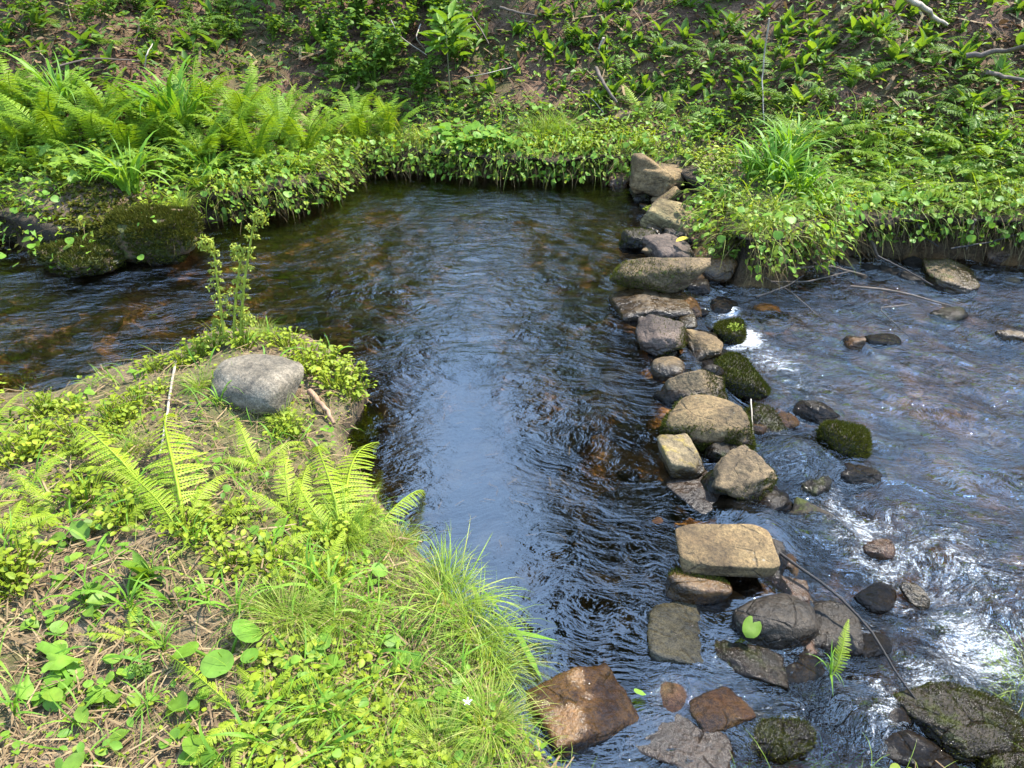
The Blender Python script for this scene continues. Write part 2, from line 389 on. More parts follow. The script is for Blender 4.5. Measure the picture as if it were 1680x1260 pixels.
def water_mat():
    nt = NT('stream_water'); p = nt.pos()
    rough = nt.attr('rough').outputs['Fac']; side = nt.attr('side').outputs['Fac']; foam = nt.attr('foam').outputs['Fac']
    warp = nt.n('ShaderNodeTexNoise'); warp.inputs['Scale'].default_value = 2.2; nt.l(p, warp.inputs['Vector'])
    wp = nt.n('ShaderNodeVectorMath', operation='MULTIPLY_ADD'); nt.l(warp.outputs['Color'], wp.inputs[0]); wp.inputs[1].default_value = (.35, .35, .0); nt.l(p, wp.inputs[2])
    q = wp.outputs[0]
    a = nt.noise(nt.mapping(q, (6.5, 15, 1), (0, 0, R(8))), 1., 5, .55, .35)
    b = nt.noise(nt.mapping(q, (30, 62, 1), (0, 0, R(-12))), 1., 3, .6)
    c = nt.noise(nt.mapping(q, (5.5, 14, 1), (0, 0, R(-38))), 1., 5, .62, .9)
    d = nt.noise(nt.mapping(q, (20, 40, 1), (0, 0, R(-50))), 1., 3, .6, .5)
    rdg = lambda v: nt.math('ABSOLUTE', nt.math('SUBTRACT', v, .5))
    a2 = nt.noise(nt.mapping(q, (13, 34, 1), (0, 0, R(4))), 1., 3, .55, .6); c2 = nt.noise(nt.mapping(q, (7.5, 19, 1), (0, 0, R(-42))), 1., 4, .6, 1.2)
    ha = nt.math('ADD', nt.math('ADD', a, nt.math('MULTIPLY', b, .14)), nt.math('MULTIPLY', rdg(a2), -.55)); hc = nt.math('ADD', nt.math('ADD', c, nt.math('MULTIPLY', d, .26)), nt.math('MULTIPLY', rdg(c2), -1.0))
    mixh = nt.n('ShaderNodeMix', data_type='FLOAT'); nt.l(side, mixh.inputs[0]); nt.l(ha, mixh.inputs[2]); nt.l(hc, mixh.inputs[3])
    bmp = nt.bump(mixh.outputs[0], rough, .062)
    fr = nt.n('ShaderNodeFresnel'); fr.inputs['IOR'].default_value = 2.3; nt.l(bmp, fr.inputs['Normal'])
    gl = nt.n('ShaderNodeBsdfGlossy'); gl.inputs['Roughness'].default_value = .02; nt.l(bmp, gl.inputs['Normal'])
    tr = nt.n('ShaderNodeBsdfTransparent'); tr.inputs[0].default_value = (.90, .80, .63, 1)
    rf = nt.n('ShaderNodeBsdfRefraction'); rf.inputs['IOR'].default_value = 1.2; rf.inputs['Roughness'].default_value = .02; rf.inputs[0].default_value = (.90, .80, .63, 1); nt.l(bmp, rf.inputs['Normal'])
    m0 = nt.n('ShaderNodeMixShader'); m0.inputs[0].default_value = .15; nt.l(tr.outputs[0], m0.inputs[1]); nt.l(rf.outputs[0], m0.inputs[2])
    m1 = nt.n('ShaderNodeMixShader'); nt.l(fr.outputs[0], m1.inputs[0]); nt.l(m0.outputs[0], m1.inputs[1]); nt.l(gl.outputs[0], m1.inputs[2])
    # foam
    fn = nt.noise(nt.mapping(q, (70, 150, 1), (0, 0, R(-40))), 1., 4, .75, .8); fv = nt.voro(p, 170)
    fb = nt.noise(nt.mapping(q, (10, 26, 1), (0, 0, R(-40))), 1., 4, .65, 1.2)
    k = nt.math('ADD', nt.math('MULTIPLY', fn, .9), nt.math('MULTIPLY', fb, .9)); k = nt.math('SUBTRACT', k, nt.math('MULTIPLY', fv.outputs['Distance'], .22))
    k = nt.math('SUBTRACT', k, nt.math('SUBTRACT', 1.32, nt.math('MULTIPLY', foam, .85)))
    ff = nt.math('MULTIPLY', nt.ramp(k, [(.0, 0.), (.30, .75)]), nt.math('GREATER_THAN', foam, .02))
    fd = nt.bsdf((.62, .64, .66), .6, nt.bump(fn, .6, .02), .3)
    m2 = nt.n('ShaderNodeMixShader'); nt.l(ff, m2.inputs[0]); nt.l(m1.outputs[0], m2.inputs[1]); nt.l(fd, m2.inputs[2])
    return nt.done(m2.outputs[0])
M['water'] = water_mat()
# ------------------------------------------------------------------ ground and water
def grid_mesh(name, X, Y, Z, mat, keep=None, attrs=None):
    ny, nx = Z.shape
    idx = np.arange(nx*ny).reshape(ny, nx)
    F = np.stack([idx[:-1, :-1], idx[:-1, 1:], idx[1:, 1:], idx[1:, :-1]], -1).reshape(-1, 4)
    V = np.stack([X, Y, Z], -1).reshape(-1, 3)
    if keep is not None:
        F = F[keep.reshape(-1)[F].any(1)]
        used = np.unique(F); remap = np.full(len(V), -1); remap[used] = np.arange(len(used)); F = remap[F]; V = V[used]
    else: used = np.arange(len(V))
    g = Geo(); g.add(V, F); me = g.mesh(name, mat)
    for k, a in (attrs or {}).items():
        at_ = me.attributes.new(k, 'FLOAT', 'POINT'); at_.data.foreach_set('value', a.reshape(-1)[used].astype(np.float32))
    return me
dA, dB, dD = sdist(GXX, GYY, A_), sdist(GXX, GYY, B_), sdist(GXX, GYY, DPOLY)
gy, gx = np.gradient(GZ, GY, GX); st = sstep(.9, 2.0, np.hypot(gx, gy))
nn = fbm(GXX*3, GYY*3, 31, 3)
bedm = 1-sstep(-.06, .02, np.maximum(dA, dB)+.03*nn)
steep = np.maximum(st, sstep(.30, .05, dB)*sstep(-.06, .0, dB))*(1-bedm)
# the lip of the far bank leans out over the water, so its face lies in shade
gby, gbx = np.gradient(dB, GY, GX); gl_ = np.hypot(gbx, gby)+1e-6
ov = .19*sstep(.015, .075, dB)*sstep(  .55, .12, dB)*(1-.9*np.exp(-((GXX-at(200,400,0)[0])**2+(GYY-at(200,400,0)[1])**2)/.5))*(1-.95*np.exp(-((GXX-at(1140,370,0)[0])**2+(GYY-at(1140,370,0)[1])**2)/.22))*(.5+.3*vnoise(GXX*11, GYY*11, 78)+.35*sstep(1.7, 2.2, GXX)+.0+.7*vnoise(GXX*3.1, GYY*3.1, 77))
ground = obj('ground', grid_mesh('ground', GXX-gbx/gl_*ov, GYY-gby/gl_*ov, GZ-.03*ov, M['ground'], attrs={'slope': sstep(.1, .6, dB+.1*nn), 'bed': bedm, 'steep': steep, 'bed_dark': sstep(-.40, -.08, dB+.12*nn)*sstep(.9, 1.6, GXX)+.6*sstep(0, .3, dD)*(dB < -.1)}))
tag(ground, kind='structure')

WX, WY = axis(-4.6, 5.4, .015, OUT), axis(.2, 6.4, .015, OUT[:4])
WXX, WYY = np.meshgrid(WX, WY)
wl = wlevel(WXX, WYY); dWA, dWB, dWD = sdist(WXX, WYY, A_), sdist(WXX, WYY, B_), sdist(WXX, WYY, DPOLY)
side = sstep(-.05, .2, dWD)
def pxblob(px, py, r, k=1.0): return blob(WXX, WYY, px, py, r, -.05, k)
lf = np.clip(1.0*pxblob(100, 540, .9)+.8*pxblob(-200, 500, 1.2)+.35*pxblob(330, 470, .6), 0, 1)
calm = np.clip(pxblob(720, 800, .55)+.8*pxblob(760, 1000, .4)+.5*pxblob(700, 660, .35), 0, 1)
rough = .20+.10*sstep(3.0, 5.0, WYY)+.22*lf-.13*calm+.12*pxblob(980, 620, .5)+.10*pxblob(880, 1030, .25)
rough = rough*(1-side)+side*(.85+.2*pxblob(1500, 1000, .8)-.15*pxblob(1600, 640, .6))
foam = np.zeros_like(wl)
for px, py, r, a, k in ((1196, 500, .10, .62, 1.), (1225, 545, .15, .62, 1.), (1270, 580, .22, .42, 1.), (1330, 640, .35, .22, 1.), (1185, 465, .06, .5, 1.),
                  (1620, 1050, .17, .60, 1.), (1530, 1095, .10, .5, 1.), (1570, 1010, .12, .45, 1.), (1450, 1130, .07, .48, 1.), (1480, 960, .10, .40, 1.), (1420, 900, .16, .36, 1.), (1390, 830, .2, .30, 1.), (1480, 880, .3, .26, 1.),
                  (1620, 920, .4, .27, 1.), (1500, 700, .8, .14, 1.), (1380, 790, .06, .35, 1.), (1460, 1160, .06, .5, 1.), (1440, 1010, .07, .4, 1.), (1540, 1130, .08, .4, 1.), (1500, 480, .4, .14, 1.), (1120, 640, .05, .2, 1.),
                  (1440, 1220, .15, .3, 1.), (1190, 1100, .05, .42, 1.), (1130, 1075, .05, .42, 1.), (1250, 1180, .12, .26, 1.)):
    foam = np.maximum(foam, a*pxblob(px, py, r, k)) if a > .3 else np.maximum(foam, foam*.6+a*pxblob(px, py, r, k))
foam = np.minimum(foam, .66)+.23*side+.16*pxblob(1215, 530, .16)
rip = .0035*fbm(WXX*4, WYY*11, 51, 4)*(1+1.5*lf)*(1-.6*calm)
u = WXX*math.cos(.66)-WYY*math.sin(.66); v = WXX*math.sin(.66)+WYY*math.cos(.66)
rip = rip*(1-side)+side*.042*fbm(u*3.2+.5*fbm(WXX*2, WYY*2, 61), v*8+.8*fbm(WXX*2, WYY*2, 62), 63, 5)
TZ = hz(WXX, WYY)
keep = (TZ < wl+.05)
water = obj('water', grid_mesh('water', WXX, WYY, wl+rip, M['water'], keep, {'rough': rough, 'side': side, 'foam': foam}))
tag(water, kind='structure')
def wl1(x, y): return float(wbase(np.array([x]), np.array([y]))[0])

# ------------------------------------------------------------------ stones
def ico(sub):
    bm = bmesh.new(); bmesh.ops.create_icosphere(bm, subdivisions=sub, radius=1)
    V = np.array([v.co[:] for v in bm.verts]); F = np.array([[v.index for v in f.verts] for f in bm.faces]); bm.free()
    return V/np.linalg.norm(V, axis=1)[:, None], F
ICO = {k: ico(k) for k in (3, 4, 5)}
def hull_r(D, planes, p):
    acc = np.zeros(len(D))
    for n, d in planes:
        n = np.array(n, float); n /= np.linalg.norm(n); acc += (np.maximum(D@n, 0)/d)**p
    return acc**(-1/p)
def rock_shape(kind, seed, dims, sub=5, amp=.05, extra=None):
    D, F = ICO[sub]; r = random.Random(seed); pl = []
    box = [(1, 0, 0), (-1, 0, 0), (0, 1, 0), (0, -1, 0), (0, 0, 1), (0, 0, -1)]
    j = lambda n, s: tuple(a+r.uniform(-s, s) for a in n)
    if kind == 'slab': pl = [(j(n, .05), 1.) for n in box]+[(j((sx, sy, r.choice((-.2, .3))), .2), r.uniform(1.24, 1.36)) for sx in (1, -1) for sy in (1, -1)]; p = 26
    elif kind == 'block': pl = [(j(n, .16), r.uniform(.88, 1.02)) for n in box]+[(j((0, 0, 0), 1), r.uniform(.98, 1.2)) for _ in range(8)]; p = 18
    elif kind == 'crag': pl = [(j(n, .35), r.uniform(.85, 1.05)) for n in box]+[(j((0, 0, 0), 1), r.uniform(.8, 1.1)) for _ in range(12)]; p = 22
    elif kind == 'wedge': pl = [(j(n, .1), 1.) for n in box if n != (0, 0, 1)]+[(j((.55, -.1, 1), .12), .7), (j((-.3, .2, 1), .1), .95)]+[(j((0, 0, 0), 1), r.uniform(1., 1.2)) for _ in range(6)]; p = 18
    elif kind == 'peak': pl = [((0, 0, -1), 1.), (j((.8, -.5, .75), .1), .62), (j((-.8, -.5, .75), .1), .62), (j((.2, .9, .6), .1), .7), (j((-.2, .9, .6), .1), .72), (j((0, -.9, .5), .1), .8), ((1, 0, 0), 1.0), ((-1, 0, 0), 1.)]; p = 14
    else: pl = [(j(n, .15), r.uniform(.92, 1.04)) for n in box]+[(j((0, 0, 0), 1), r.uniform(.9, 1.1)) for _ in range(14)]; p = 7
    rad = hull_r(D, pl, p)
    if extra: rad = np.maximum(rad, extra(D))
    V = D*rad[:, None]
    # sculpt
    s0 = Vector((seed*3.17, seed*1.31, seed*.77))
    hard = kind in ('crag', 'block', 'wedge', 'peak', 'slab')
    N = np.empty(len(V))
    for i, v in enumerate(V):
        q = Vector(v)
        a = mnoise.fractal(q*1.7+s0, 1.0, 2.0, 5)
        b = abs(mnoise.noise(q*2.6+s0)) if hard else 0
        N[i] = a*amp-(amp*1.1*max(0, .22-b)*3 if hard else 0)
    V = V*(1+N)[:, None]
    return V*np.array(dims)/2, F
def moss_on(root, V, F, n, cond, length=.014, matname='moss', seed=0, name='moss'):
    """a mat of short blades over the faces that meet cond(normal, centre)"""
    r = np.random.default_rng(seed+5)
    T = V[F]; nr = np.cross(T[:, 1]-T[:, 0], T[:, 2]-T[:, 0]); ar = np.linalg.norm(nr, axis=1); nr /= ar[:, None]+1e-12
    c = T.mean(1); w = ar*cond(nr, c); 
    if w.sum() <= 0: return
    pick = r.choice(len(F), n, p=w/w.sum()); b = r.dirichlet((1, 1, 1), n)
    P = (T[pick]*b[:, :, None]).sum(1); Nn = nr[pick]+np.array([0, 0, .5])+r.normal(0, .45, (n, 3)); Nn /= np.linalg.norm(Nn, axis=1)[:, None]
    tng = np.cross(Nn, r.normal(0, 1, (n, 3))); tng /= np.linalg.norm(tng, axis=1)[:, None]
    L = length*r.uniform(.5, 1.4, n)[:, None]; wd = length*.17
    Q = np.stack([P-tng*wd, P+tng*wd, P+Nn*L], 1)+0
    Q -= Nn[:, None]*.002
    g = Geo(); g.add(Q.reshape(-1, 3), np.arange(3*n).reshape(-1, 3))
    return obj(name, g.mesh(name, M[matname], False), root)
DG = 'stones of the low dam across the stream'
def stone(px, py, w, h, kz, kind, rot, mat, label, sink=.3, amp=.05, moss=None, base=None, tilt=(0, 0), sub=5, extra=None, name='stone', cat='stone', group=None, ymax=1.5, seed=None, up=0.):
    """a stone whose outline fills w x h pixels about (px, py), standing in the water (or on the ground)"""
    p = at(px, py, 0.); lv = wl1(p[0], p[1]) if base is None else base
    z = lv
    for _ in range(3):
        dp = depth_of(p); k = dp/FPX; sx = w*k; sz = kz*sx
        zc = z+sz*(.5-sink)+up; p = at(px, py, zc)
    th = math.atan2(CAMZ-p[2], p[1]); hm = h*k
    sy = np.clip((hm-sz*(1-sink)*math.cos(th)*.9)/math.sin(th), .55*sx, ymax*sx)
    seed = seed if seed is not None else int(px*7+py)
    V, F = rock_shape(kind, seed, (sx, sy, sz), sub, amp, extra)
    g = Geo(); g.add(V, F); me = g.mesh(name, M[mat])
    a = me.attributes.new('wl', 'FLOAT', 'POINT'); a.data.foreach_set('value', np.full(len(V), lv if base is None else -1., np.float32))
    o = obj(name, me); o.location = p; o.rotation_euler = (R(tilt[0]), R(tilt[1]), R(rot))
    tag(o, label, cat, group)
    if moss:
        n, cond = moss[0], moss[1]
        ml = moss[2] if len(moss) > 2 else .013
        moss_on(o, V, F, n, cond, ml, seed=seed)
    return o
front = lambda n, c: np.clip(-n[:, 1]+.1, 0, 1)*(n[:, 2] > -.5)
allup = lambda n, c: np.clip(n[:, 2]+.35, 0, 1)
frontlow = lambda n, c: np.clip(-n[:, 1]*1.2+.3-n[:, 2]*.9, 0, 1)
rightup = lambda n, c: np.clip(n[:, 0]*.8+n[:, 2]*.4, 0, 1)*(c[:, 0] > 0)
horn = lambda D: hull_r(D, [((1, 0, -.1), .18), ((-1, 0, 0), .98), ((0, 1, 0), .55), ((0, -1, 0), .6), ((-.15, 0, 1), 1.95), ((0, 0, -1), .9), ((.75, 0, .55), .62)], 16)
DG = 'stones of the low dam across the stream'
def S(*a, **k): k.setdefault('group', DG); return stone(*a, **k)
S(1077, 293, 84, 52, .52, 'block', 6, 'r_tan', 'tan L-shaped stone with an upright horn at the far end of the dam', sink=.1, extra=horn, up=.05)
S(1071, 320, 80, 40, .5, 'crag', 20, 'r_darkmoss', 'dark wet stone tucked in shade under the horned stone', sink=.45)  # dark lump added where shadow and roots fill the gap
S(1019, 296, 40, 30, .6, 'crag', -25, 'r_red', 'small reddish stone beside the horned stone at the water edge', sink=.35)
S(1093, 324, 44, 22, .35, 'slab', 32, 'r_tan', 'small tan slab leaning between the horned and the yellow stone', sink=.0, tilt=(0, -28), up=.06)
S(1131, 333, 36, 38, .95, 'block', 15, 'r_red', 'square brown block standing by the bank beside the dam', sink=.1, amp=.03)
S(1157, 362, 36, 36, .7, 'crag', 40, 'r_dark', 'small dark grey stone at the foot of the sedge bank', sink=.3)
S(1107, 360, 92, 56, .5, 'wedge', -28, 'r_yellow', 'pale yellow layered stone, lightest of the dam', sink=.12, tilt=(4, 14), up=.03)
S(1046, 394, 58, 48, .7, 'round', 10, 'r_dark', 'black peaty lump at the pool side of the dam', sink=.35, amp=.14, moss=(1200, allup, .012))
S(1068, 413, 30, 14, .4, 'block', -10, 'r_tan', 'tiny tan stone lodged against the black lump', sink=.0, sub=4, up=.02)
S(1103, 413, 78, 52, .5, 'wedge', 12, 'r_purple', 'dark grey wet slab under the yellow leaf', sink=.25, tilt=(6, 8))
S(1163, 438, 62, 66, .8, 'round', 25, 'r_orange', 'glossy orange brown rounded stone at the small waterfall', sink=.3, amp=.05)
S(1068, 450, 130, 66, .40, 'crag', -9, 'r_moss2', 'broad flat-topped grey tan block with a dark mossy end', sink=.12, amp=.05, tilt=(-3, 5), moss=(2600, lambda n, c: np.clip(-n[:, 0]*1.2-n[:, 1]*.9-.35, 0, 1), .012), up=.04, seed=9)
S(1066, 503, 122, 56, .3, 'wedge', 14, 'r_greybrown', 'brown slab half in the shadow of the flat-topped block', sink=.5, amp=.06, tilt=(0, -4))
S(1127, 497, 28, 48, .6, 'block', 12, 'r_orange', 'narrow orange stone squeezed beside the brown slab', sink=.3, ymax=2.6)
S(1081, 553, 76, 84, .62, 'crag', -12, 'r_purple', 'purple brown stone capped with dark peat', sink=.25, amp=.07, moss=(1500, lambda n, c: np.clip(n[:, 0]*.9+n[:, 2]*.1, 0, 1), .01))
S(1128, 530, 30, 42, .6, 'round', 0, 'r_lichen', 'small green yellow wet stone between two larger stones', sink=.4, sub=4)
S(1198, 551, 54, 42, .62, 'round', 14, 'r_darkmoss', 'round dark mossy stone in the white water', sink=.4, moss=(2600, allup, .014))
S(1157, 570, 54, 58, .72, 'crag', 8, 'r_tan', 'tan stone with a broken orange face', sink=.25, amp=.06, seed=4)
S(1098, 604, 54, 54, .62, 'round', -25, 'r_tan', 'small rounded tan stone on the pool side of the dam', sink=.3, amp=.05)
S(1143, 634, 100, 70, .62, 'peak', 5, 'r_greybrown', 'grey brown pointed stone with moss down one flank', sink=.22, amp=.05, moss=(1700, lambda n, c: np.clip(n[:, 0]*1.3-.2, 0, 1), .011))
S(1213, 627, 78, 96, .6, 'round', 28, 'r_darkmoss', 'long dark stone under thick moss behind the pointed stone', sink=.4, amp=.08, moss=(4200, allup, .014))
S(1156, 698, 146, 86, .52, 'round', -5, 'r_tan', 'big boulder with a bare pinkish top and a mossy front', sink=.22, amp=.045, moss=(11000, lambda n, c: np.clip(.75-n[:, 2]-.25*(n[:, 1] > .3), 0, 1)*(n[:, 2] < .74)*(vnoise(c[:, 0]*22, c[:, 2]*22, 3) > .25), .015), seed=21)
S(1119, 757, 62, 68, .75, 'block', 10, 'r_lichen', 'stone with a bright yellow lichen face', sink=.3, amp=.05)
S(1217, 785, 122, 90, .62, 'crag', 14, 'r_greybrown', 'craggy grey tan boulder with a cracked top', sink=.22, amp=.075, moss=(1600, lambda n, c: np.clip(n[:, 0]*1.0-n[:, 2]*.8-n[:, 1]*.5, 0, 1), .012), seed=33)
S(1150, 812, 88, 60, .25, 'slab', 30, 'r_purple', 'pinkish slab under flowing water beside the craggy boulder', sink=.92)
S(1073, 865, 46, 32, .5, 'round', 5, 'r_orange', 'small orange tan stone under the water by the block', sink=.95, up=.0)
S(1190, 902, 156, 80, .17, 'slab', -1, 'r_tan', 'flat rectangular tan block like a cut kerb stone', sink=.0, amp=.014, tilt=(5, 1), up=.055, seed=3)
S(1149, 966, 116, 62, .42, 'round', -8, 'r_orange', 'wet orange brown stone under the rectangular block', sink=.35, amp=.05, ymax=.9, moss=(900, lambda n, c: np.clip(n[:, 2]*1.2-.3, 0, 1)*(c[:, 1] > .0), .009))
S(1275, 972, 96, 40, .3, 'slab', -14, 'r_red', 'reddish wet stone beneath the corner of the rectangular block', sink=.5)
S(1270, 1022, 146, 108, .6, 'round', 20, 'r_dark', 'large dark brown wet stone beside the green leaf', sink=.3, amp=.06)
S(1355, 1035, 100, 96, .5, 'block', -10, 'r_dark', 'dark brown wet stone with orange stains below the dam', sink=.4, amp=.07)
S(1142, 1050, 160, 98, .22, 'slab', -8, 'r_pale', 'pale greenish slab lying just under the water', sink=.97, amp=.05, tilt=(0, 6))
S(1228, 1088, 120, 56, .28, 'wedge', -15, 'r_darkmoss', 'flat dark wet slab below the pale slab, half under the current', sink=.55, amp=.07)
S(1180, 1165, 100, 60, .3, 'wedge', 25, 'r_orange', 'flat brown slab half sunk in the spill below the pale slab', sink=.6, amp=.06)
S(1042, 1062, 60, 40, .35, 'crag', 10, 'r_bed', 'brown stone under the water at the pool side of the pale slab', sink=1.1)
S(958, 1165, 156, 118, .42, 'wedge', 22, 'r_orange', 'large orange brown wet boulder by the grassy edge', sink=.5, amp=.05, seed=14, up=.0)
S(1095, 1138, 84, 74, .35, 'round', 0, 'r_orange', 'orange stone under shallow water below the pale slab', sink=.95)
S(1110, 1222, 170, 80, .2, 'slab', -20, 'r_purple', 'purple grey slab under the water at the picture bottom', sink=1.02)
PG = 'wet stones in the fast water'
def Q(*a, **k): k.setdefault('group', PG); return stone(*a, **k)
Q(1388, 727, 92, 74, .6, 'round', 20, 'r_darkmoss', 'mossy stone standing in the middle of the fast water', sink=.35, amp=.07, moss=(4200, allup, .014))
Q(1302, 745, 110, 80, .5, 'round', 10, 'r_dark', 'dark stone with clear water sliding over it', sink=.62, amp=.05)
Q(1338, 675, 44, 52, .6, 'crag', 30, 'r_dark', 'small pointed dark stone upstream of the mossy one', sink=.35, amp=.08)
Q(1343, 882, 116, 74, .55, 'crag', -15, 'r_darkmoss', 'dark angular stone with water pouring over its lip', sink=.5, amp=.07)
Q(1400, 563, 40, 26, .5, 'crag', 0, 'r_orange', 'small brown stone poking from the rippled water', sink=.35, amp=.1)
Q(1503, 977, 34, 44, .8, 'crag', 20, 'r_lichen', 'small yellow brown stone amid foam', sink=.3, amp=.08)
Q(1398, 1165, 210, 110, .4, 'round', -12, 'r_dark', 'broad black stone under a sheet of running water', sink=.6, amp=.05)
Q(1585, 1190, 190, 130, .28, 'crag', 15, 'r_darkmoss', 'broad dark mossy stone at the near edge', sink=.35, amp=.09, moss=(3500, allup, .008))
Q(1500, 1240, 150, 70, .3, 'crag', -20, 'r_dark', 'flat black stone beside the broad mossy one at the near edge', sink=.45, amp=.09)
Q(1660, 1250, 120, 60, .4, 'round', 10, 'r_darkmoss', 'dark stone in the very corner under grass', sink=.3, amp=.09, moss=(1500, allup, .009))
Q(1290, 1110, 120, 60, .35, 'crag', 12, 'r_dark', 'dark stone under the running water between the pale slab and the shoot', sink=.55, amp=.1)
Q(1262, 1215, 150, 80, .3, 'round', 5, 'r_darkmoss', 'dark weedy stone swept by water at the lower picture edge', sink=.6, amp=.1, moss=(1800, allup, .009))
Q(1310, 1075, 90, 60, .4, 'crag', 40, 'r_red', 'reddish brown wet stone below the large dark one', sink=.5, amp=.09)
Q(1430, 1060, 70, 44, .4, 'crag', 20, 'r_dark', 'dark stone behind the leafy shoot', sink=.5, amp=.1)
Q(1262, 828, 70, 44, .5, 'crag', 20, 'r_dark', 'black stone between the craggy boulder and the rectangular block', sink=.4, amp=.1)
Q(1330, 800, 90, 50, .4, 'crag', 50, 'r_darkmoss', 'dark stone under the pouring water behind the mossy one', sink=.5, amp=.1)
Q(1400, 780, 70, 50, .5, 'crag', 0, 'r_dark', 'black stone in the spill below the mossy standing stone', sink=.45, amp=.1)
Q(1440, 985, 90, 46, .4, 'round', 35, 'r_dark', 'dark round stone washed by foam', sink=.7, amp=.05)
Q(1660, 553, 50, 28, .5, 'round', 0, 'r_tan', 'pale tan stone at the picture edge in fast water', sink=.4)
Q(1262, 512, 60, 24, .4, 'round', 0, 'r_orange', 'orange stone under the rippled water near the small waterfall', sink=.95)
Q(1560, 455, 78, 60, .35, 'wedge', -20, 'r_moss2', 'grey sloping stone half under the water below the undercut bank', sink=.35, moss=(900, allup, .01))
Q(1640, 420, 62, 30, .5, 'block', 10, 'r_red', 'brown stone lying under the undercut bank', sink=.25)
Q(1448, 560, 60, 22, .3, 'round', 0, 'r_dark', 'dark stone barely above the ripples', sink=.7)
Q(1560, 518, 70, 24, .3, 'round', 30, 'r_darkmoss', 'long dark stone at the calmer far water', sink=.5)
Q(1285, 690, 60, 26, .3, 'round', 0, 'r_orange', 'orange stone beneath the ripples behind the big boulder', sink=.95)
Q(1440, 905, 50, 34, .6, 'crag', 0, 'r_red', 'small reddish dark stone in broken water', sink=.55)
p = hit1(418, 640)
stone(416, 632, 160, 110, .5, 'round', -18, 'r_grey', 'big smooth grey boulder on the grassy spit', sink=.3, amp=.035, base=float(p[2])-.02, tilt=(-6, 8), name='boulder', cat='boulder', seed=12, ymax=1.1)
stone(1018, 190, 34, 24, .6, 'block', 10, 'r_tan', 'tan stone half buried at the foot of the far slope', sink=.3, base=float(hit1(1018, 200)[2]))
stone(256, 388, 150, 100, .62, 'round', 5, 'r_mossy', 'large rounded boulder wholly under moss at the far bank', sink=.15, amp=.15, moss=(14000, lambda n, c: np.clip(n[:, 2]+.45, 0, 1)*(vnoise(c[:, 0]*16+9, c[:, 1]*16+c[:, 2]*9, 5) > .22), .024), name='boulder', cat='boulder', group='mossy boulders under the far bank')
stone(142, 415, 124, 84, .5, 'wedge', 160, 'r_mossy', 'lower mossy boulder sloping down into the water', sink=.2, amp=.15, moss=(10000, lambda n, c: np.clip(n[:, 2]+.45, 0, 1)*(vnoise(c[:, 0]*16+3, c[:, 1]*16+c[:, 2]*9, 7) > .25), .022), name='boulder', cat='boulder', group='mossy boulders under the far bank')
stone(48, 368, 130, 80, .6, 'round', 0, 'r_darkmoss', 'dark mossy boulder in deep shade at the picture edge', sink=.25, amp=.1, moss=(4000, allup, .02), name='boulder', cat='boulder', group='mossy boulders under the far bank')

S(1086, 342, 34, 24, .6, 'crag', 30, 'r_tan', 'small tan chip between the horned stone and the pale yellow one', sink=.2)
S(1128, 392, 44, 30, .6, 'crag', 70, 'r_dark', 'black wet stone in the gap behind the yellow leaf', sink=.25)
S(1082, 378, 40, 30, .6, 'crag', -40, 'r_greybrown', 'small grey brown stone at the pool side of the pale yellow stone', sink=.35)
S(1148, 400, 40, 34, .7, 'block', 35, 'r_red', 'small reddish stone above the glossy orange one', sink=.15)
S(1142, 470, 44, 30, .5, 'crag', 0, 'r_dark', 'black wet stone at the lip of the small waterfall', sink=.45)
S(1110, 655, 60, 40, .6, 'crag', 20, 'r_dark', 'dark stone at the pool side of the pointed stone', sink=.5)
S(1180, 740, 56, 40, .6, 'crag', 60, 'r_darkmoss', 'dark mossy stone wedged under the big mossy-fronted boulder', sink=.35)
S(1250, 690, 56, 60, .5, 'crag', 10, 'r_darkmoss', 'dark weedy stone behind the big mossy-fronted boulder', sink=.4, moss=(800, allup, .012))
S(1168, 610, 40, 30, .6, 'round', 0, 'r_dark', 'small black stone above the pointed stone', sink=.35)
S(1185, 505, 46, 30, .5, 'crag', 0, 'r_dark', 'black stone parting the white water', sink=.5)
# small dark stones that fill the gaps of the dam
rf = random.Random(40)
for i in range(64):
    u = (i+rf.random())/64*(len(DAM)-4.2); k = int(u); q = Vector(DAM[k]).lerp(Vector(DAM[k+1]), u-k); q = q+Vector((rf.gauss(.09, .10), rf.gauss(0, .05)))
    z0 = wl1(q.x, q.y); s = rf.uniform(.08, .2); V, F = rock_shape(rf.choice(('round', 'crag', 'block')), 900+i, (s, s*rf.uniform(.7, 1.1), s*rf.uniform(.5, .8)), 4, .08)
    g = Geo(); g.add(V, F); me = g.mesh('stone', M[rf.choice(('r_dark', 'r_dark', 'r_darkmoss', 'r_darkmoss', 'r_dark', 'r_orange', 'r_greybrown'))]); a = me.attributes.new('wl', 'FLOAT', 'POINT'); a.data.foreach_set('value', np.full(len(V), z0, np.float32))
    o = obj('stone', me); o.location = (q.x, q.y, z0-rf.uniform(.0, .06)); o.rotation_euler = (rf.uniform(-.4, .4), rf.uniform(-.4, .4), rf.uniform(0, 6.28)); tag(o, 'small wet stone wedged between the larger stones of the dam', 'stone', 'small stones filling the gaps of the dam')
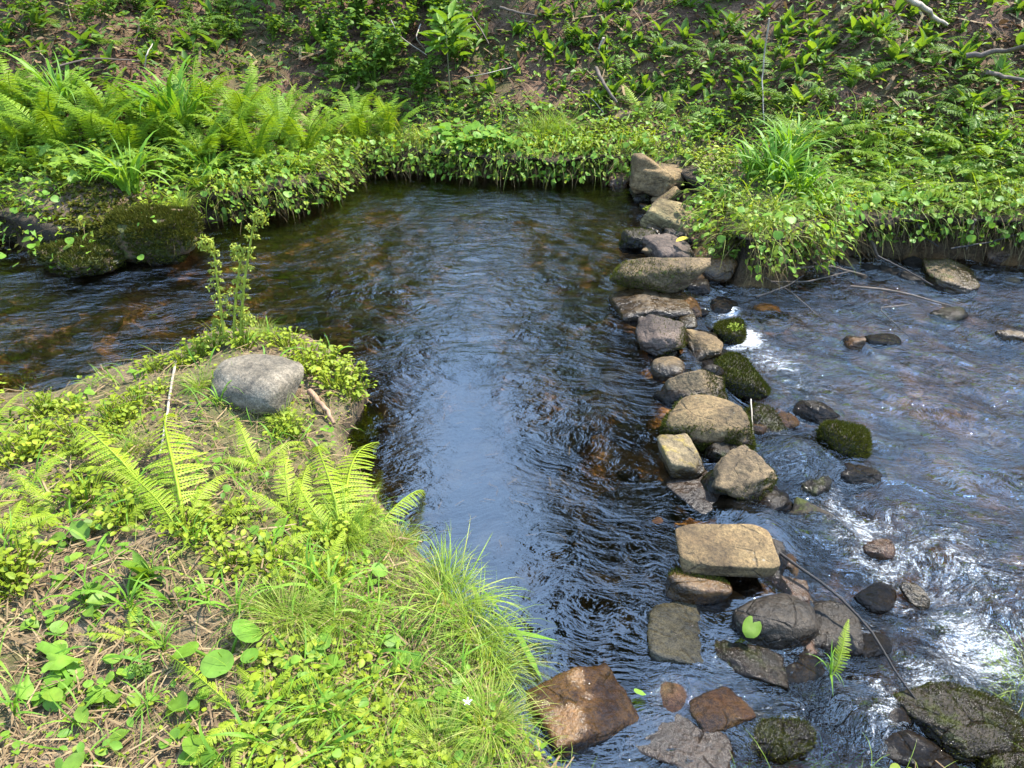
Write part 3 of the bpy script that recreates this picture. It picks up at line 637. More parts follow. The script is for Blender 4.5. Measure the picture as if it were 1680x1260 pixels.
# stones lying on the bed, seen through the water
def bed_stones(n, box, sizes, label, mats, group, kinds=('round', 'block', 'crag'), mesh_n=6, avoid=None):
    prot = []
    for i in range(mesh_n):
        V, F = rock_shape(random.choice(kinds), 500+i+len(label), (1, random.uniform(.7, 1.2), random.uniform(.35, .6)), 4, .07)
        g = Geo(); g.add(V, F); me = g.mesh('stone', M[mats[i % len(mats)]]); a = me.attributes.new('wl', 'FLOAT', 'POINT'); a.data.foreach_set('value', np.full(len(V), -1., np.float32)); prot.append(me)
    k = 0
    while k < n:
        px, py = random.uniform(box[0], box[2]), random.uniform(box[1], box[3]); q = at(px, py, -.18)
        if max(sdist(q[0], q[1], A_), sdist(q[0], q[1], B_)) > (-.08 if 'undercut' in group else -.17): continue
        s = random.uniform(*sizes); o = obj('stone', prot[k % mesh_n]); zt = float(hz(q[0], q[1]))
        top = (min(zt+.12*s, wl1(q[0], q[1])-.03-.24*s) if s > .1 else zt+.05*s) if 'undercut' not in group else max(zt, wl1(q[0], q[1])-.02)+.1*s
        o.location = (q[0], q[1], top); o.scale = (s, s, s); o.rotation_euler = (random.uniform(-.2, .2), random.uniform(-.2, .2), random.uniform(0, 6.28))
        tag(o, label, 'stone', group); k += 1
bed_stones(34, (560, 430, 1060, 900), (.07, .26), 'pale tan stone seen through the calm water of the pool', ('r_bed2', 'r_bed', 'r_bed2'), 'stones on the bed of the pool')
bed_stones(26, (0, 430, 520, 640), (.07, .2), 'orange brown stone seen through the shallow run above the pool', ('r_bed', 'r_bed', 'r_bed2'), 'stones on the bed of the shallow run')
bed_stones(22, (860, 860, 1120, 1240), (.06, .2), 'brown stone seen through clear water near the flat block', ('r_bed', 'r_orange'), 'stones on the bed near the dam')
bed_stones(46, (1230, 480, 1680, 1150), (.06, .17), 'brown stone on the bed of the fast water below the dam', ('r_bed', 'r_red', 'r_bed2'), 'stones on the bed below the dam')
bed_stones(26, (1270, 392, 1720, 470), (.04, .13), 'small dark stone in shade at the foot of the undercut bank', ('r_dark', 'r_greybrown', 'r_dark', 'r_darkmoss'), 'small stones at the foot of the undercut bank')
# ------------------------------------------------------------------ leaf shapes
def leaf_t(width, prof, n=5, fold=.25, droop=.25, wave=0.):
    """unit leaf along +Y; prof(t) half-width profile"""
    t = np.linspace(0, 1, n+1); w = width*.5*np.array([prof(a) for a in t]); y = t*np.cos(droop*t*.8); z = .12*t-droop*t*t+wave*np.sin(t*9)
    L = np.stack([-w, y, z+w*fold*2], -1); C = np.stack([0*t, y, z], -1); Rr = np.stack([w, y, z+w*fold*2], -1)
    V = np.concatenate([L, C, Rr]); m = n+1; F = []
    for i in range(n): F += [(i, m+i, m+i+1, i+1), (m+i, 2*m+i, 2*m+i+1, m+i+1)]
    return V, np.array(F)
lance = lambda t: math.sin(math.pi*min(1, t**.75))**.8 if 0 < t < 1 else .02
oval = lambda t: max(.03, math.sqrt(max(0, 1-(2*t-1)**2)))
heartp = lambda t: [.75, 1., .92, .72, .45, .02][min(5, int(round(t*5)))]
L_lance = leaf_t(.30, lance, 6, .5, .30); L_lance2 = leaf_t(.22, lance, 6, .45, .62); L_lance3 = leaf_t(.36, lance, 6, .35, .12)
L_oval = leaf_t(.62, oval, 4, .18, .15); L_small = leaf_t(.55, oval, 2, .2, .2)
def heart_t():
    a = np.linspace(0, 2*math.pi, 15)[:-1]
    r = .5*(1-.32*np.abs(np.cos(a/2))**8+.12*np.abs(np.sin(a/2))**12)
    x, y = np.sin(a)*r*1.02, .46-np.cos(a)*r; y = np.where(np.abs(x) < 1e-6, np.where(y < .3, .14, y), y)
    V = np.stack([x, y, .10*np.abs(x)-.25*(y-.3)**2], -1); V = np.concatenate([V, [[0, .36, 0]]]); n = len(a)
    return V, np.array([(i, (i+1) % n, n) for i in range(n)])
L_heart = heart_t()
def lobed_t(lobes=5, teeth=3):
    pts = [(0., .05)]
    for k in range(lobes):
        a0 = math.pi*(-.80+1.6*k/(lobes-1)); rl = .62-.16*abs(k-(lobes-1)/2)/((lobes-1)/2)
        for da, rr in ((-.25, .62), (-.15, .86), (-.08, .82), (0, 1.), (.08, .82), (.15, .86), (.25, .62)): pts.append((math.sin(a0+da)*rl*rr, .28+math.cos(a0+da)*rl*rr))
        if k < lobes-1: a1 = a0+math.pi*.8/(lobes-1); pts.append((math.sin(a1)*rl*.42, .28+math.cos(a1)*rl*.42))
    V = np.array([(x, y, -.22*(x*x+(y-.28)**2)+.06*math.sin(x*17)) for x, y in pts]+[(0, .28, .02)]); n = len(pts)
    return V, np.array([(i, (i+1) % n, n) for i in range(n)])
L_lobed = lobed_t(5); L_lobed3 = lobed_t(3)
def blade_t(n=5, bend=1.2, width=.02, a0=1.35):
    """grass blade of unit length from the origin, starting steeply and bending over towards +Y"""
    t = np.linspace(0, 1, n+1); ang = a0-bend*t**1.4
    y = np.concatenate([[0], np.cumsum(np.cos((ang[1:]+ang[:-1])/2))/n]); z = np.concatenate([[0], np.cumsum(np.sin((ang[1:]+ang[:-1])/2))/n])
    w = width*.5*np.minimum(1, .55+t*2)*np.clip((1-t)*2.2, .03, 1)
    V = np.concatenate([np.stack([-w, y, z], -1), np.stack([w, y, z], -1)]); m = n+1
    return V, np.array([(i, m+i, m+i+1, i+1) for i in range(n)])
def frond_mesh(seed, a0, a1, width=.36, pairs=22, pin=9, mat='fern', taper=.9, bare=.12, droop=.25, curl=0.):
    r = random.Random(seed); g = Geo()
    n = 40; t = np.linspace(0, 1, n+1); ang = a0+(a1-a0)*t**1.2
    yy = np.concatenate([[0], np.cumsum(np.cos(ang[:-1]))/n]); zz = np.concatenate([[0], np.cumsum(np.sin(ang[:-1]))/n]); xx = (.10+.08*r.random())*np.sin(t*2.2+seed*1.7)*t
    P = np.stack([xx, yy, zz], -1)
    tube(g, P[::4], np.linspace(.009, .0025, len(P[::4])), 4)
    lz = np.array([(0, 0), (.45, .5), (1, 0), (.45, -.5)])
    V = []; 
    for i in range(pairs):
        u = bare+(1-bare)*(i+.5)/pairs; k = u*n; i0 = min(int(k), n-1); c = P[i0]+(P[i0+1]-P[i0])*(k-i0)
        T = P[i0+1]-P[i0]; T /= np.linalg.norm(T); a = np.array([1., 0, 0]); N = np.cross(a, T); N /= np.linalg.norm(N)
        v = (u-bare)/(1-bare); L = width*.5*(min(1, .55+v*1.8))*(1-v**1.6)**taper*r.uniform(.78, 1.08)+.008
        for s in (-1, 1):
            fw = .30+.25*v+r.gauss(0, .09); d = s*a*math.cos(fw)+T*math.sin(fw)-N*(droop*r.uniform(.6, 1.3)); d /= np.linalg.norm(d)
            e = np.cross(N, d); e /= np.linalg.norm(e)
            if e@T < 0: e = -e
            sp = L/pin; base = (1-bare)/pairs*1.02
            for j in range(pin):
                w = (j+.35)/pin; q = c+d*(L*w)-N*(L*.18*w*w); pl = base*.43*(1-w)**.55+.0025; pw = sp*1.5
                for s2 in (-1, 1):
                    ax = e*s2*.93+d*.38
                    for (b0, b1) in lz: V.append(q+ax*(pl*b0)+d*(pw*b1)-N*(pl*.15*b0))
    V = np.array(V); g.add(V, np.arange(len(V)).reshape(-1, 4))
    return g.mesh('frond', M[mat], True)
FR_UP = [frond_mesh(i, 1.35, .25-.1*i, .34+.02*i, mat='fern') for i in range(4)]
FR_FLAT = [frond_mesh(10+i, .75, -.15-.12*i, .40, mat='fern') for i in range(4)]
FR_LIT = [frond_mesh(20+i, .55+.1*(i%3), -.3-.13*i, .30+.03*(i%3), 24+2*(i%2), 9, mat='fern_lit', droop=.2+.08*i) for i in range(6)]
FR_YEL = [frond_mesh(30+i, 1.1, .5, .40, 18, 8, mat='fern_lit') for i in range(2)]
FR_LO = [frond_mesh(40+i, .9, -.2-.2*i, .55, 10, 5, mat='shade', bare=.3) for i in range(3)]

def fern(loc, n, L, protos, label, group=None, spread=(0, 6.283), pitch=(-.15, .25), seedv=None):
    r = random.Random(seedv if seedv is not None else int(loc[0]*1000+loc[1]*77))
    e = empty('fern', tuple(loc)); tag(e, label, 'fern', group)
    for i in range(n):
        f = obj('frond', r.choice(protos), e); a = spread[0]+(spread[1]-spread[0])*(i+r.uniform(.1, .9))/n; s = L*r.uniform(.72, 1.12)
        f.rotation_euler = (r.uniform(*pitch), r.uniform(-.25, .25), a); f.scale = (s, s, s)
    return e
def frond_px(e, b, t, lift=.0, protos=FR_LIT, wid=1.):
    """a frond of fern e from ground pixel b to tip pixel t (tip `lift` above the ground)"""
    B = hit1(*b); T = hit1(*t); tip = at(t[0], t[1], T[2]+lift) if lift else T
    d = tip-B; f = obj('frond', random.choice(protos), e)
    me = f.data; L = np.linalg.norm(d)
    f.location = Vector(B)-e.location; yaw = math.atan2(-d[0], d[1]); f.rotation_euler = (math.asin(d[2]/L)*.6, random.uniform(-.2, .2), yaw)
    s = L*1.05; f.scale = (s*wid*random.uniform(.85, 1.1), s, s)
def in_poly(n, poly, seed):
    r = np.random.default_rng(seed); P = np.array(poly, float); lo, hi = P.min(0), P.max(0); out = []
    while len(out) < n:
        q = r.uniform(lo, hi); x, y = np.array([q[0]]), np.array([q[1]])
        if sdist(x, y, [tuple(a) for a in P])[0] > 0: out.append(q)
    return np.array(out)
def ipoly(n, poly, seed):
    r = np.random.default_rng(seed); P = [tuple(map(float, a)) for a in poly]; A = np.array(P); lo, hi = A.min(0), A.max(0); out = np.zeros((0, 2))
    while len(out) < n:
        q = r.uniform(lo, hi, (n*3, 2)); out = np.concatenate([out, q[sdist(q[:, 0], q[:, 1], P) > 0]])
    return out[:n]
def bunch(mesh_name, parts, mat, seed=0):
    """one plant mesh: parts = list of (template, n, radius, (yaw lo,hi), (pitch lo,hi), (scale lo,hi), z range)"""
    r = np.random.default_rng(seed); g = Geo()
    for (V, F), n, rad, yaw, pit, scl, zr in parts:
        ya = r.uniform(*yaw, n); rr = rad*np.sqrt(r.uniform(0, 1, n)); an = ya+r.normal(0, .5, n)
        P = np.stack([-np.sin(an)*rr, np.cos(an)*rr, r.uniform(*zr, n)], -1)
        g.scatter(V, F, P, eulers(ya, r.uniform(*pit, n), r.uniform(-.35, .35, n), r.uniform(*scl, n)))
    return g
TAU = 6.2832
B1, B2, B3, B4 = blade_t(6, 1.5, .022, 1.45), blade_t(6, 2.3, .026, 1.4), blade_t(5, .8, .02, 1.5), blade_t(6, 1.9, .012, 1.35)
BW1, BW2 = blade_t(7, 1.7, .050, 1.45), blade_t(7, 2.5, .045, 1.4)
BF = blade_t(5, 1.6, .009, 1.4); BF2 = blade_t(5, 2.4, .008, 1.3)
def grass_mesh(seed, kind):
    if kind == 'broad': pr = [(BW1, 20, .09, (0, TAU), (-.3, .3), (.5, 1.), (0, 0)), (BW2, 22, .11, (0, TAU), (-.2, .5), (.45, .9), (0, 0)), (B1, 30, .10, (0, TAU), (-.3, .3), (.4, .95), (0, 0))]; m = 'grass'
    elif kind == 'fine': pr = [(BF, 150, .12, (0, TAU), (-.5, .2), (.4, 1.), (0, 0)), (BF2, 110, .13, (0, TAU), (-.6, .1), (.4, .9), (0, 0))]; m = 'sedge'
    elif kind == 'sedge': pr = [(B4, 80, .12, (0, TAU), (-.7, .2), (.4, 1.), (0, 0)), (BF2, 60, .14, (0, TAU), (-.9, 0), (.5, 1.), (0, 0))]; m = 'sedge'
    elif kind == 'dead': pr = [(BF2, 70, .12, (0, TAU), (-1.3, -.3), (.4, 1.), (0, 0)), (BF, 25, .1, (0, TAU), (-1.2, -.2), (.3, .9), (0, 0))]; m = 'deadgrass'
    else: pr = [(B2, 5, .03, (0, TAU), (-.3, .3), (.5, 1.), (0, 0)), (BW2, 4, .03, (0, TAU), (-.2, .4), (.5, 1.), (0, 0))]; m = 'grass'
    g = bunch('blades', pr, m, seed)
    return g.mesh('grass_tuft', M[m], True)
GR = {k: [grass_mesh(s, k) for s in range(3)] for k in ('broad', 'fine', 'sedge', 'dead', 'few')}
def tuft(px, py, h, kind, label, group=None, lean=(0, 0), mat=None, wid=1., zup=0.):
    p = hit1(px, py); o = obj('grass_tuft', random.choice(GR[kind])); o.location = (p[0], p[1], p[2]-.01+zup); o.rotation_euler = (lean[0], lean[1], random.uniform(0, TAU) if lean == (0, 0) else random.uniform(-.3, .3)); o.scale = (h*wid, h*wid, h)
    return tag(o, label, 'grass tuft', group)
# upright broad-leaved plants, heart leaves on stalks, lobed leaves, little bushes
def broad_mesh(seed, n=6, mat='shade', wide=False):
    a = L_lance3 if wide else L_lance
    return bunch('p', [(a, n, .012, (0, TAU), (.7, 1.25), (.6, 1.), (0, .1)), (L_lance2, 3, .012, (0, TAU), (.2, .7), (.5, .9), (0, .15))], mat, seed).mesh('leafy_plant', M[mat])
PB = [broad_mesh(s, 2+s % 4, ('shade', 'broad', 'shade')[s % 3], s % 2) for s in range(10)]; PBL = [broad_mesh(20+s, 5, 'broad', 1) for s in range(3)]
def stalked(seed, tmpl, n, spread, h, size, mat, stem_r=.0025):
    r = random.Random(seed); g = Geo()
    for i in range(n):
        a = r.uniform(0, TAU); rr = spread*math.sqrt(r.random()); hh = h*r.uniform(.45, 1.)*(1-.35*rr/max(spread, .01)); e = np.array([math.cos(a)*rr, math.sin(a)*rr, hh])
        tube(g, [np.array([e[0]*.35, e[1]*.35, -.01]), e*np.array([.7, .7, .6]), e], stem_r, 4)
        s = size*r.uniform(.6, 1.15); Mx = eulers(r.uniform(0, TAU) if r.random() < .5 else a-math.pi/2, r.uniform(-.5, .35), r.uniform(-.35, .35), s)
        g.scatter(tmpl[0], tmpl[1], (e-Mx@np.array([0, .2, 0]))[None], Mx[None])
    return g.mesh('leafy_plant', M[mat])
PH = [stalked(s, L_heart, 16, .13, .16, .065, 'heart') for s in range(3)]
PL = [stalked(30+s, L_lobed, 9, .14, .22, .12, 'broad') for s in range(3)]
PO = [stalked(40+s, L_oval, 46, .12, .13, .034, 'small') for s in range(3)]
P1 = [stalked(50+s, L_heart, 4, .05, .05, .048, 'heart') for s in range(4)]
P1L = [stalked(60+s, L_lobed3, 3, .04, .05, .06, 'heart') for s in range(3)]
PV = [stalked(70+s, L_oval, 4, .04, .04, .05, 'broad') for s in range(3)]
def bush_mesh(seed, h, n, mat='shade', ls=.05):
    r = random.Random(seed); g = Geo(); rr = np.random.default_rng(seed)
    for i in range(n):
        a = r.uniform(0, TAU); L = h*r.uniform(.5, 1.); tip = np.array([math.cos(a)*L*.42, math.sin(a)*L*.42, L]); mid = tip*np.array([.3, .3, .6])
        tube(g, [np.zeros(3), mid, tip], [.005, .003, .0015], 4)
        k = 16; t = rr.uniform(.3, 1.05, k)[:, None]; P = (mid*2*(t*(1-t))+tip*t*t)+rr.normal(0, .025, (k, 3))
        g.scatter(L_oval[0], L_oval[1], P, eulers(rr.uniform(0, TAU, k), rr.uniform(-.5, .4, k), rr.uniform(-.4, .4, k), ls*rr.uniform(.6, 1.3, k)))
    return g.mesh('leafy_plant', M[mat])
PBU = [bush_mesh(s, .5, 9, 'shade', .065) for s in range(3)]
def plant(p, me, s, name, label, cat, group=None, tilt=.15):
    o = obj(name, me); o.location = tuple(p); o.scale = (s,)*3; o.rotation_euler = (random.uniform(-tilt, tilt), random.uniform(-tilt, tilt), random.uniform(0, TAU))
    return tag(o, label, cat, group)
def plants(n, poly, protos, size, name, label, cat, group, seed, dz=-.005):
    pts = ipoly(n, poly, seed); P = hit(pts[:, 0], pts[:, 1]); r = random.Random(seed)
    for q in P:
        if max(sdist(q[:1], q[1:2], A_)[0], sdist(q[:1], q[1:2], B_)[0]) < .0: continue
        plant(q+np.array([0, 0, dz]), r.choice(protos), r.uniform(*size), name, label, cat, group)

# ------------------------------------------------------------------ the far slope
plants(125, [(880, 0), (1420, 0), (1400, 185), (1090, 175), (900, 120)], PB, (.12, .21), 'broad_leaved_plant', 'young plant with a few upright broad leaves on the bare brown slope', 'plant', 'broad-leaved plants on the bare slope', 1)
plants(120, [(1390, 0), (2100, -40), (2100, 300), (1640, 250), (1390, 160)], PB+PBL[:1], (.15, .25), 'broad_leaved_plant', 'glossy upright broad-leaved plant in the dense patch below the fallen branch', 'plant', 'broad-leaved plants in the dense patch', 2)
plants(70, [(-400, -30), (560, 0), (560, 110), (300, 120), (-400, 110)], PB+PBL[:1], (.13, .24), 'broad_leaved_plant', 'upright broad-leaved plant on the slope above the tall ferns', 'plant', 'broad-leaved plants above the ferns', 3)
plants(20, [(30, 20), (500, 20), (520, 100), (60, 90)], PBU, (.3, .6), 'shrub', 'little leafy shrub on the slope above the tall ferns', 'shrub', 'little shrubs above the ferns', 31)
plants(24, [(900, 40), (1650, 40), (1650, 190), (1250, 200), (950, 150)], PBU, (.2, .45), 'shrub', 'little leafy seedling among the broad-leaved plants', 'shrub', 'seedlings on the bare slope', 32)
plants(26, [(500, 20), (720, 0), (770, 150), (700, 190), (540, 150)], PBU, (.6, 1.1), 'shrub', 'low shrub with many little oval leaves on the shaded slope', 'shrub', 'low shrubs on the shaded slope', 4)
plants(26, [(780, 0), (900, 60), (1100, 150), (1000, 190), (780, 160)], PB, (.12, .22), 'broad_leaved_plant', 'small broad-leaved plant in the bare strip of needles and twigs', 'plant', 'small plants in the bare strip', 5)
def lowferns(n, poly, seed, label, group, L=(.18, .34)):
    pts = ipoly(n, poly, seed); P = hit(pts[:, 0], pts[:, 1]); r = random.Random(seed)
    for q in P: fern(q, r.randint(3, 5), r.uniform(*L), FR_LO, label, group, pitch=(-.1, .15))
lowferns(34, [(500, 90), (780, 120), (800, 200), (560, 200)], 11, 'low fern with flat triangular fronds under the shrubs', 'low ferns under the shrubs')
lowferns(46, [(1000, 60), (1600, 60), (1650, 230), (1230, 230), (1020, 180)], 12, 'low fern with flat triangular fronds among the broad-leaved plants', 'low ferns on the bare slope')
lowferns(30, [(-200, 0), (520, 0), (520, 110), (-200, 130)], 13, 'low fern with flat fronds on the slope above the tall ferns', 'low ferns above the tall ferns')
# sapling
b = hit1(740, 172); sap = empty('sapling', tuple(b)); tag(sap, 'slim sapling with a reddish stem and a tuft of leaves at the top', 'sapling')
g = Geo(); tube(g, [(0, 0, -.02), (-.01, .01, .3), (-.02, .03, .62)], [.008, .006, .003], 6); obj('stem', g.mesh('stem', M['stem']), sap)
obj('foliage', bunch('p', [(L_lance3, 34, .10, (0, TAU), (-.1, .7), (.13, .22), (.38, .68)), (L_lobed3, 12, .12, (0, TAU), (-.4, .4), (.12, .2), (.42, .66))], 'broad', 5).mesh('foliage', M['broad']), sap)

# ------------------------------------------------------------------ the far bank
FL = [(40, 235), (105, 250), (165, 232), (225, 255), (280, 238), (335, 262), (385, 240), (430, 262), (470, 236), (505, 250), (540, 225), (90, 205), (180, 198), (250, 205), (400, 205), (460, 195), (330, 200), (590, 228), (30, 190), (640, 222), (-40, 240), (-110, 250)]
for i, (x, y) in enumerate(FL): fern(hit1(x, y+14), 10, random.uniform(.40, .60), FR_UP, 'tall feathery green fern in the thick stand on the far bank', 'ferns on the far bank by the mossy boulders')
FE = [(20, 290), (70, 285), (150, 280), (215, 285), (275, 300), (330, 318), (390, 312), (450, 305), (500, 292), (530, 272), (100, 280), (300, 280), (420, 282), (480, 275)]
for x, y in FE: fern(hit1(x, y), 8, random.uniform(.26, .38), FR_UP+FR_FLAT, 'smaller fern drooping over the lip of the far bank', 'ferns on the lip of the far bank', pitch=(-.45, .1))
FD = [(560, 262), (600, 268), (645, 264), (690, 262), (855, 268), (905, 262), (955, 268), (1000, 262), (1045, 262), (1180, 330), (1330, 352), (1385, 356), (1440, 352), (1500, 356), (1555, 354), (1610, 360), (1660, 366), (1720, 372)]
for i, (x, y) in enumerate(FD): fern(hit1(x, y), 7, random.uniform(.20, .32), (FR_UP, FR_FLAT)[i % 2], 'small fern hanging over the cut edge of the far bank', 'ferns hanging over the cut edge', pitch=(-.7, 0.))
FRr = [(1375, 262), (1410, 300), (1450, 268), (1490, 305), (1530, 272), (1565, 310), (1600, 290), (1400, 235), (1445, 225), (1490, 232), (1540, 238), (1590, 250), (1630, 300), (1420, 330), (1480, 338), (1545, 340), (1600, 335), (1350, 300), (1660, 345), (1720, 330), (1380, 210), (1330, 225)]
for i, (x, y) in enumerate(FRr): fern(hit1(x, y+12), 8, random.uniform(.30, .42), FR_FLAT, 'spreading fern with flat layered fronds above the undercut bank', 'ferns above the undercut bank', pitch=(-.1, .15))
for x, y, l in ((1052, 200, 'small bright yellow fern beside the half-buried tan stone'), (1088, 205, 'small bright yellow green fern, second along from the half-buried stone')): fern(hit1(x, y), 2, .33, FR_YEL, l, None, (-.7, .8) if x < 1070 else (-.9, .3))
TG = 'tall broad-bladed grass on the far bank'
for x, y, h, l in ((305, 232, .78, 'tallest tuft of broad grass rising out of the far ferns'), (215, 318, .50, 'broad grass tuft rooted above the mossy boulder'), (345, 300, .42, 'broad grass drooping over the water beside the mossy boulders'), (110, 190, .6, 'broad grass tuft among ferns on the slope foot'),
                   (1270, 305, .52, 'large bright broad-bladed grass tuft beside the dam'), (1310, 330, .5, 'bright broad-bladed grass tuft hanging over the undercut bank'), (1235, 300, .42, 'bright broad grass tuft behind the sedge bank'), (1290, 262, .45, 'broad grass tuft at the back of the bright clump'), (1345, 350, .34, 'small grass tuft leaning out over the dark undercut')):
    tuft(x, y, h, 'broad', l, TG)
for x, y in ((575, 250), (600, 258), (640, 255), (668, 250), (700, 245), (560, 240)): tuft(x, y, random.uniform(.3, .4), 'fine', 'arching fine sedge between the ferns and the heart-leaved clump', 'fine sedge over the pool edge')
for x, y in ((870, 225), (900, 218), (925, 228), (890, 240)): tuft(x, y, random.uniform(.3, .38), 'fine', 'soft fine grass mound on the far bank behind the pool', 'fine grass mound behind the pool')
for x, y in ((555, 268), (590, 272), (625, 268), (660, 266), (700, 268), (870, 270), (905, 276), (950, 280), (990, 284)): tuft(x, y, random.uniform(.24, .34), 'dead', 'dead brown grass hanging from the bank into the pool', 'dead grass over the pool edge')
for x, y in ((1190, 345), (1215, 360), (1240, 350), (1260, 375), (1205, 325), (1275, 350), (1235, 385)): tuft(x, y, random.uniform(.2, .28), 'sedge', 'short sedge on the mossy hummock beside the dam', 'sedge on the hummock beside the dam')
for x, y in ((1655, 330), (1675, 350), (1700, 345)): tuft(x, y, .32, 'fine', 'drooping sedge hanging down the undercut bank at the picture edge', 'sedge at the end of the undercut bank')
for x, y in ((1330, 372), (1390, 366), (1450, 366), (1520, 368), (1580, 372), (1640, 378), (1300, 385)): tuft(x, y, random.uniform(.2, .3), 'dead', 'dead grass and roots hanging under the undercut bank', 'dead grass under the undercut bank')
for x, y in ((380, 325), (440, 318), (500, 305)): tuft(x, y, random.uniform(.2, .3), 'dead', 'dead grass trailing down the shaded bank near the mossy boulders', 'dead grass by the mossy boulders')
HG = 'heart-leaved clumps along the pool edge'
for x, y, s in ((740, 262, 1.3), (775, 258, 1.4), (810, 262, 1.3), (790, 240, 1.2), (750, 240, 1.2), (830, 250, 1.1), (735, 278, 1.0), (770, 280, 1.1), (805, 282, 1.0)): plant(hit1(x, y), PH[(x+y) % 3], s, 'heart_leaved_plant', 'pale heart-leaved plant in the clump hanging over the pool', 'plant', HG)
for x, y, s in ((1415, 345, 1.), (1450, 350, .9), (1490, 350, 1.), (1535, 352, .9), (1390, 340, .9), (1580, 352, .8)): plant(hit1(x, y), PH[(x+y) % 3], s, 'heart_leaved_plant', 'heart-leaved plant hanging in shade from the undercut bank', 'plant', 'heart-leaved plants on the undercut bank')
for x, y, s in ((150, 300, 1.1), (190, 290, 1.), (240, 296, 1.1), (290, 292, 1.), (340, 292, 1.1), (395, 292, 1.), (440, 288, .9), (490, 285, .9), (120, 270, 1.), (60, 262, 1.), (1130, 232, .9), (1165, 222, 1.), (1150, 250, .9)):
    plant(hit1(x, y), PL[(x+y) % 3], s, 'lobed_leaved_plant', 'plant with lobed toothed leaves on the far bank lip', 'plant', 'lobed-leaved plants on the far bank lip')
for x, y in ((20, 280), (70, 285), (110, 295), (20, 255), (440, 300), (480, 296), (510, 288), (410, 310), (870, 262), (900, 262), (935, 262), (970, 262), (1000, 262), (1030, 252), (890, 246), (930, 244), (965, 244), (1000, 240), (1040, 236), (1075, 235), (1100, 250), (1140, 275), (1165, 285), (1190, 270), (1175, 300), (1210, 285), (1130, 262), (960, 225), (1000, 222), (860, 280), (920, 284), (975, 286)):
    plant(hit1(x, y), PO[(x+y) % 3], random.uniform(.8, 1.2), 'round_leaved_plant', 'bushy little plant with round bright leaves along the far water edge', 'plant', 'round-leaved plants along the far water edge')
# trailing grass that lies on the pool
for i, (x, y) in enumerate(((880, 282), (930, 288), (980, 290), (1010, 286))):
    o = tuft(x, y, .42, 'few', 'long pale grass blades trailing from the far bank onto the pool', 'grass trailing onto the pool', lean=(1.0, 0)); o.rotation_euler = (.5, 0, 2.6+i*.3)

# ------------------------------------------------------------------ sticks
def stick(path, rad, mat, label, name='branch', cat='branch', group=None, grow=None):
    P = []
    for q in path:
        b = hit1(q[0], q[1]); h = q[2] if len(q) > 2 else .01
        P.append(at(q[0], q[1], b[2]+h) if len(q) < 4 else at(q[0], q[1], q[3]))
    P = np.array(P)
    n = 10; t = np.linspace(0, 1, len(P)); tt = np.linspace(0, 1, n); X = np.stack([np.interp(tt, t, P[:, k]) for k in range(3)], -1)
    X[1:-1] += np.random.default_rng(int(path[0][0])).normal(0, rad*.22, (n-2, 3))
    c = X.mean(0); g = Geo(); tube(g, X-c, np.linspace(rad, rad*.55, n), 7); o = obj(name, g.mesh(name, M[mat])); o.location = tuple(c)
    return tag(o, label, cat, group)
stick([(1410, 318, .05), (1418, 350, 0, .12), (1430, 395, 0, .02), (1442, 424, 0, -.08)], .016, 'bark', 'brown stick leaning from the undercut bank down to the gravel')
stick([(1292, 396, 0, .06), (1330, 428, 0, .0), (1372, 455, 0, -.06)], .015, 'darkwood', 'dark stick sloping from the sedge hummock to the water')
stick([(1265, 462, 0, -.03), (1320, 463, 0, -.02), (1392, 446, 0, .02)], .005, 'bark', 'thin twig lying across the water below the leaning stick')
stick([(1255, 455, 0, -.03), (1300, 480, 0, -.05), (1345, 520, 0, -.07)], .004, 'bark', 'thin crooked twig half in the water by the hummock')
stick([(1480, -12, .1), (1520, 18, .05), (1553, 40, .02)], .022, 'palewood', 'pale fallen branch on the upper slope')
stick([(1585, 92, .06), (1640, 84, .06), (1720, 70, .08)], .02, 'bark', 'dark fallen branch lying level on the slope in the dense patch')
stick([(1620, 118, .05), (1660, 128, .04), (1720, 140, .05)], .016, 'bark', 'short dark branch end below the level fallen branch')
stick([(978, 112, .02), (992, 140, .03), (1012, 168, .02)], .018, 'bark', 'dark stub of branch sticking down the bare slope')
stick([(990, 62, .02), (982, 80, .02)], .012, 'palewood', 'short pale broken stick on the bare slope above the stub')
stick([(1262, 30, .1), (1256, 75, .1), (1250, 130, .05), (1254, 205, .03)], .007, 'palewood', 'long thin pale stem lying straight down the slope')
stick([(690, 40, .03), (682, 62, .03), (700, 85, .02)], .006, 'palewood', 'thin crooked twig beside the sapling')
stick([(775, 28, .02), (790, 50, .02), (802, 72, .01)], .009, 'bark', 'brown stick on the bare strip near the sapling')
stick([(820, 12, .02), (850, 20, .02), (880, 26, .02)], .012, 'bark', 'dark stick lying across the top of the bare strip')
stick([(840, 110, .02), (800, 120, .03), (760, 128, .02)], .004, 'palewood', 'thin pale twig arching over the bare strip')
stick([(640, 30, .05), (655, 60, .04), (700, 90, .03)], .005, 'palewood', 'pale forked twig in the shrubs')
stick([(955, 150, .02), (975, 165, .02), (990, 185, .02)], .005, 'palewood', 'small pale twig near the half-buried stone')
stick([(98, 108, .05), (150, 95, .05), (230, 100, .04)], .007, 'bark', 'brown twig across the slope above the tall ferns')
stick([(238, 112, .03), (240, 90, .05), (250, 72, .04)], .006, 'palewood', 'pale twig standing out of the litter above the ferns')
stick([(35, 275, 0, .25), (55, 325, 0, .15), (76, 345, 0, .1)], .004, 'palewood', 'thin pale root hanging over the shaded bank')
stick([(85, 300, 0, .2), (80, 340, 0, .1), (92, 390, 0, .02)], .004, 'palewood', 'thin pale root dangling to the water at the shaded bank')
stick([(183, 345, 0, .2), (183, 375, 0, .16), (185, 405, 0, .12)], .003, 'palewood', 'thin straw hanging down the mossy boulder')
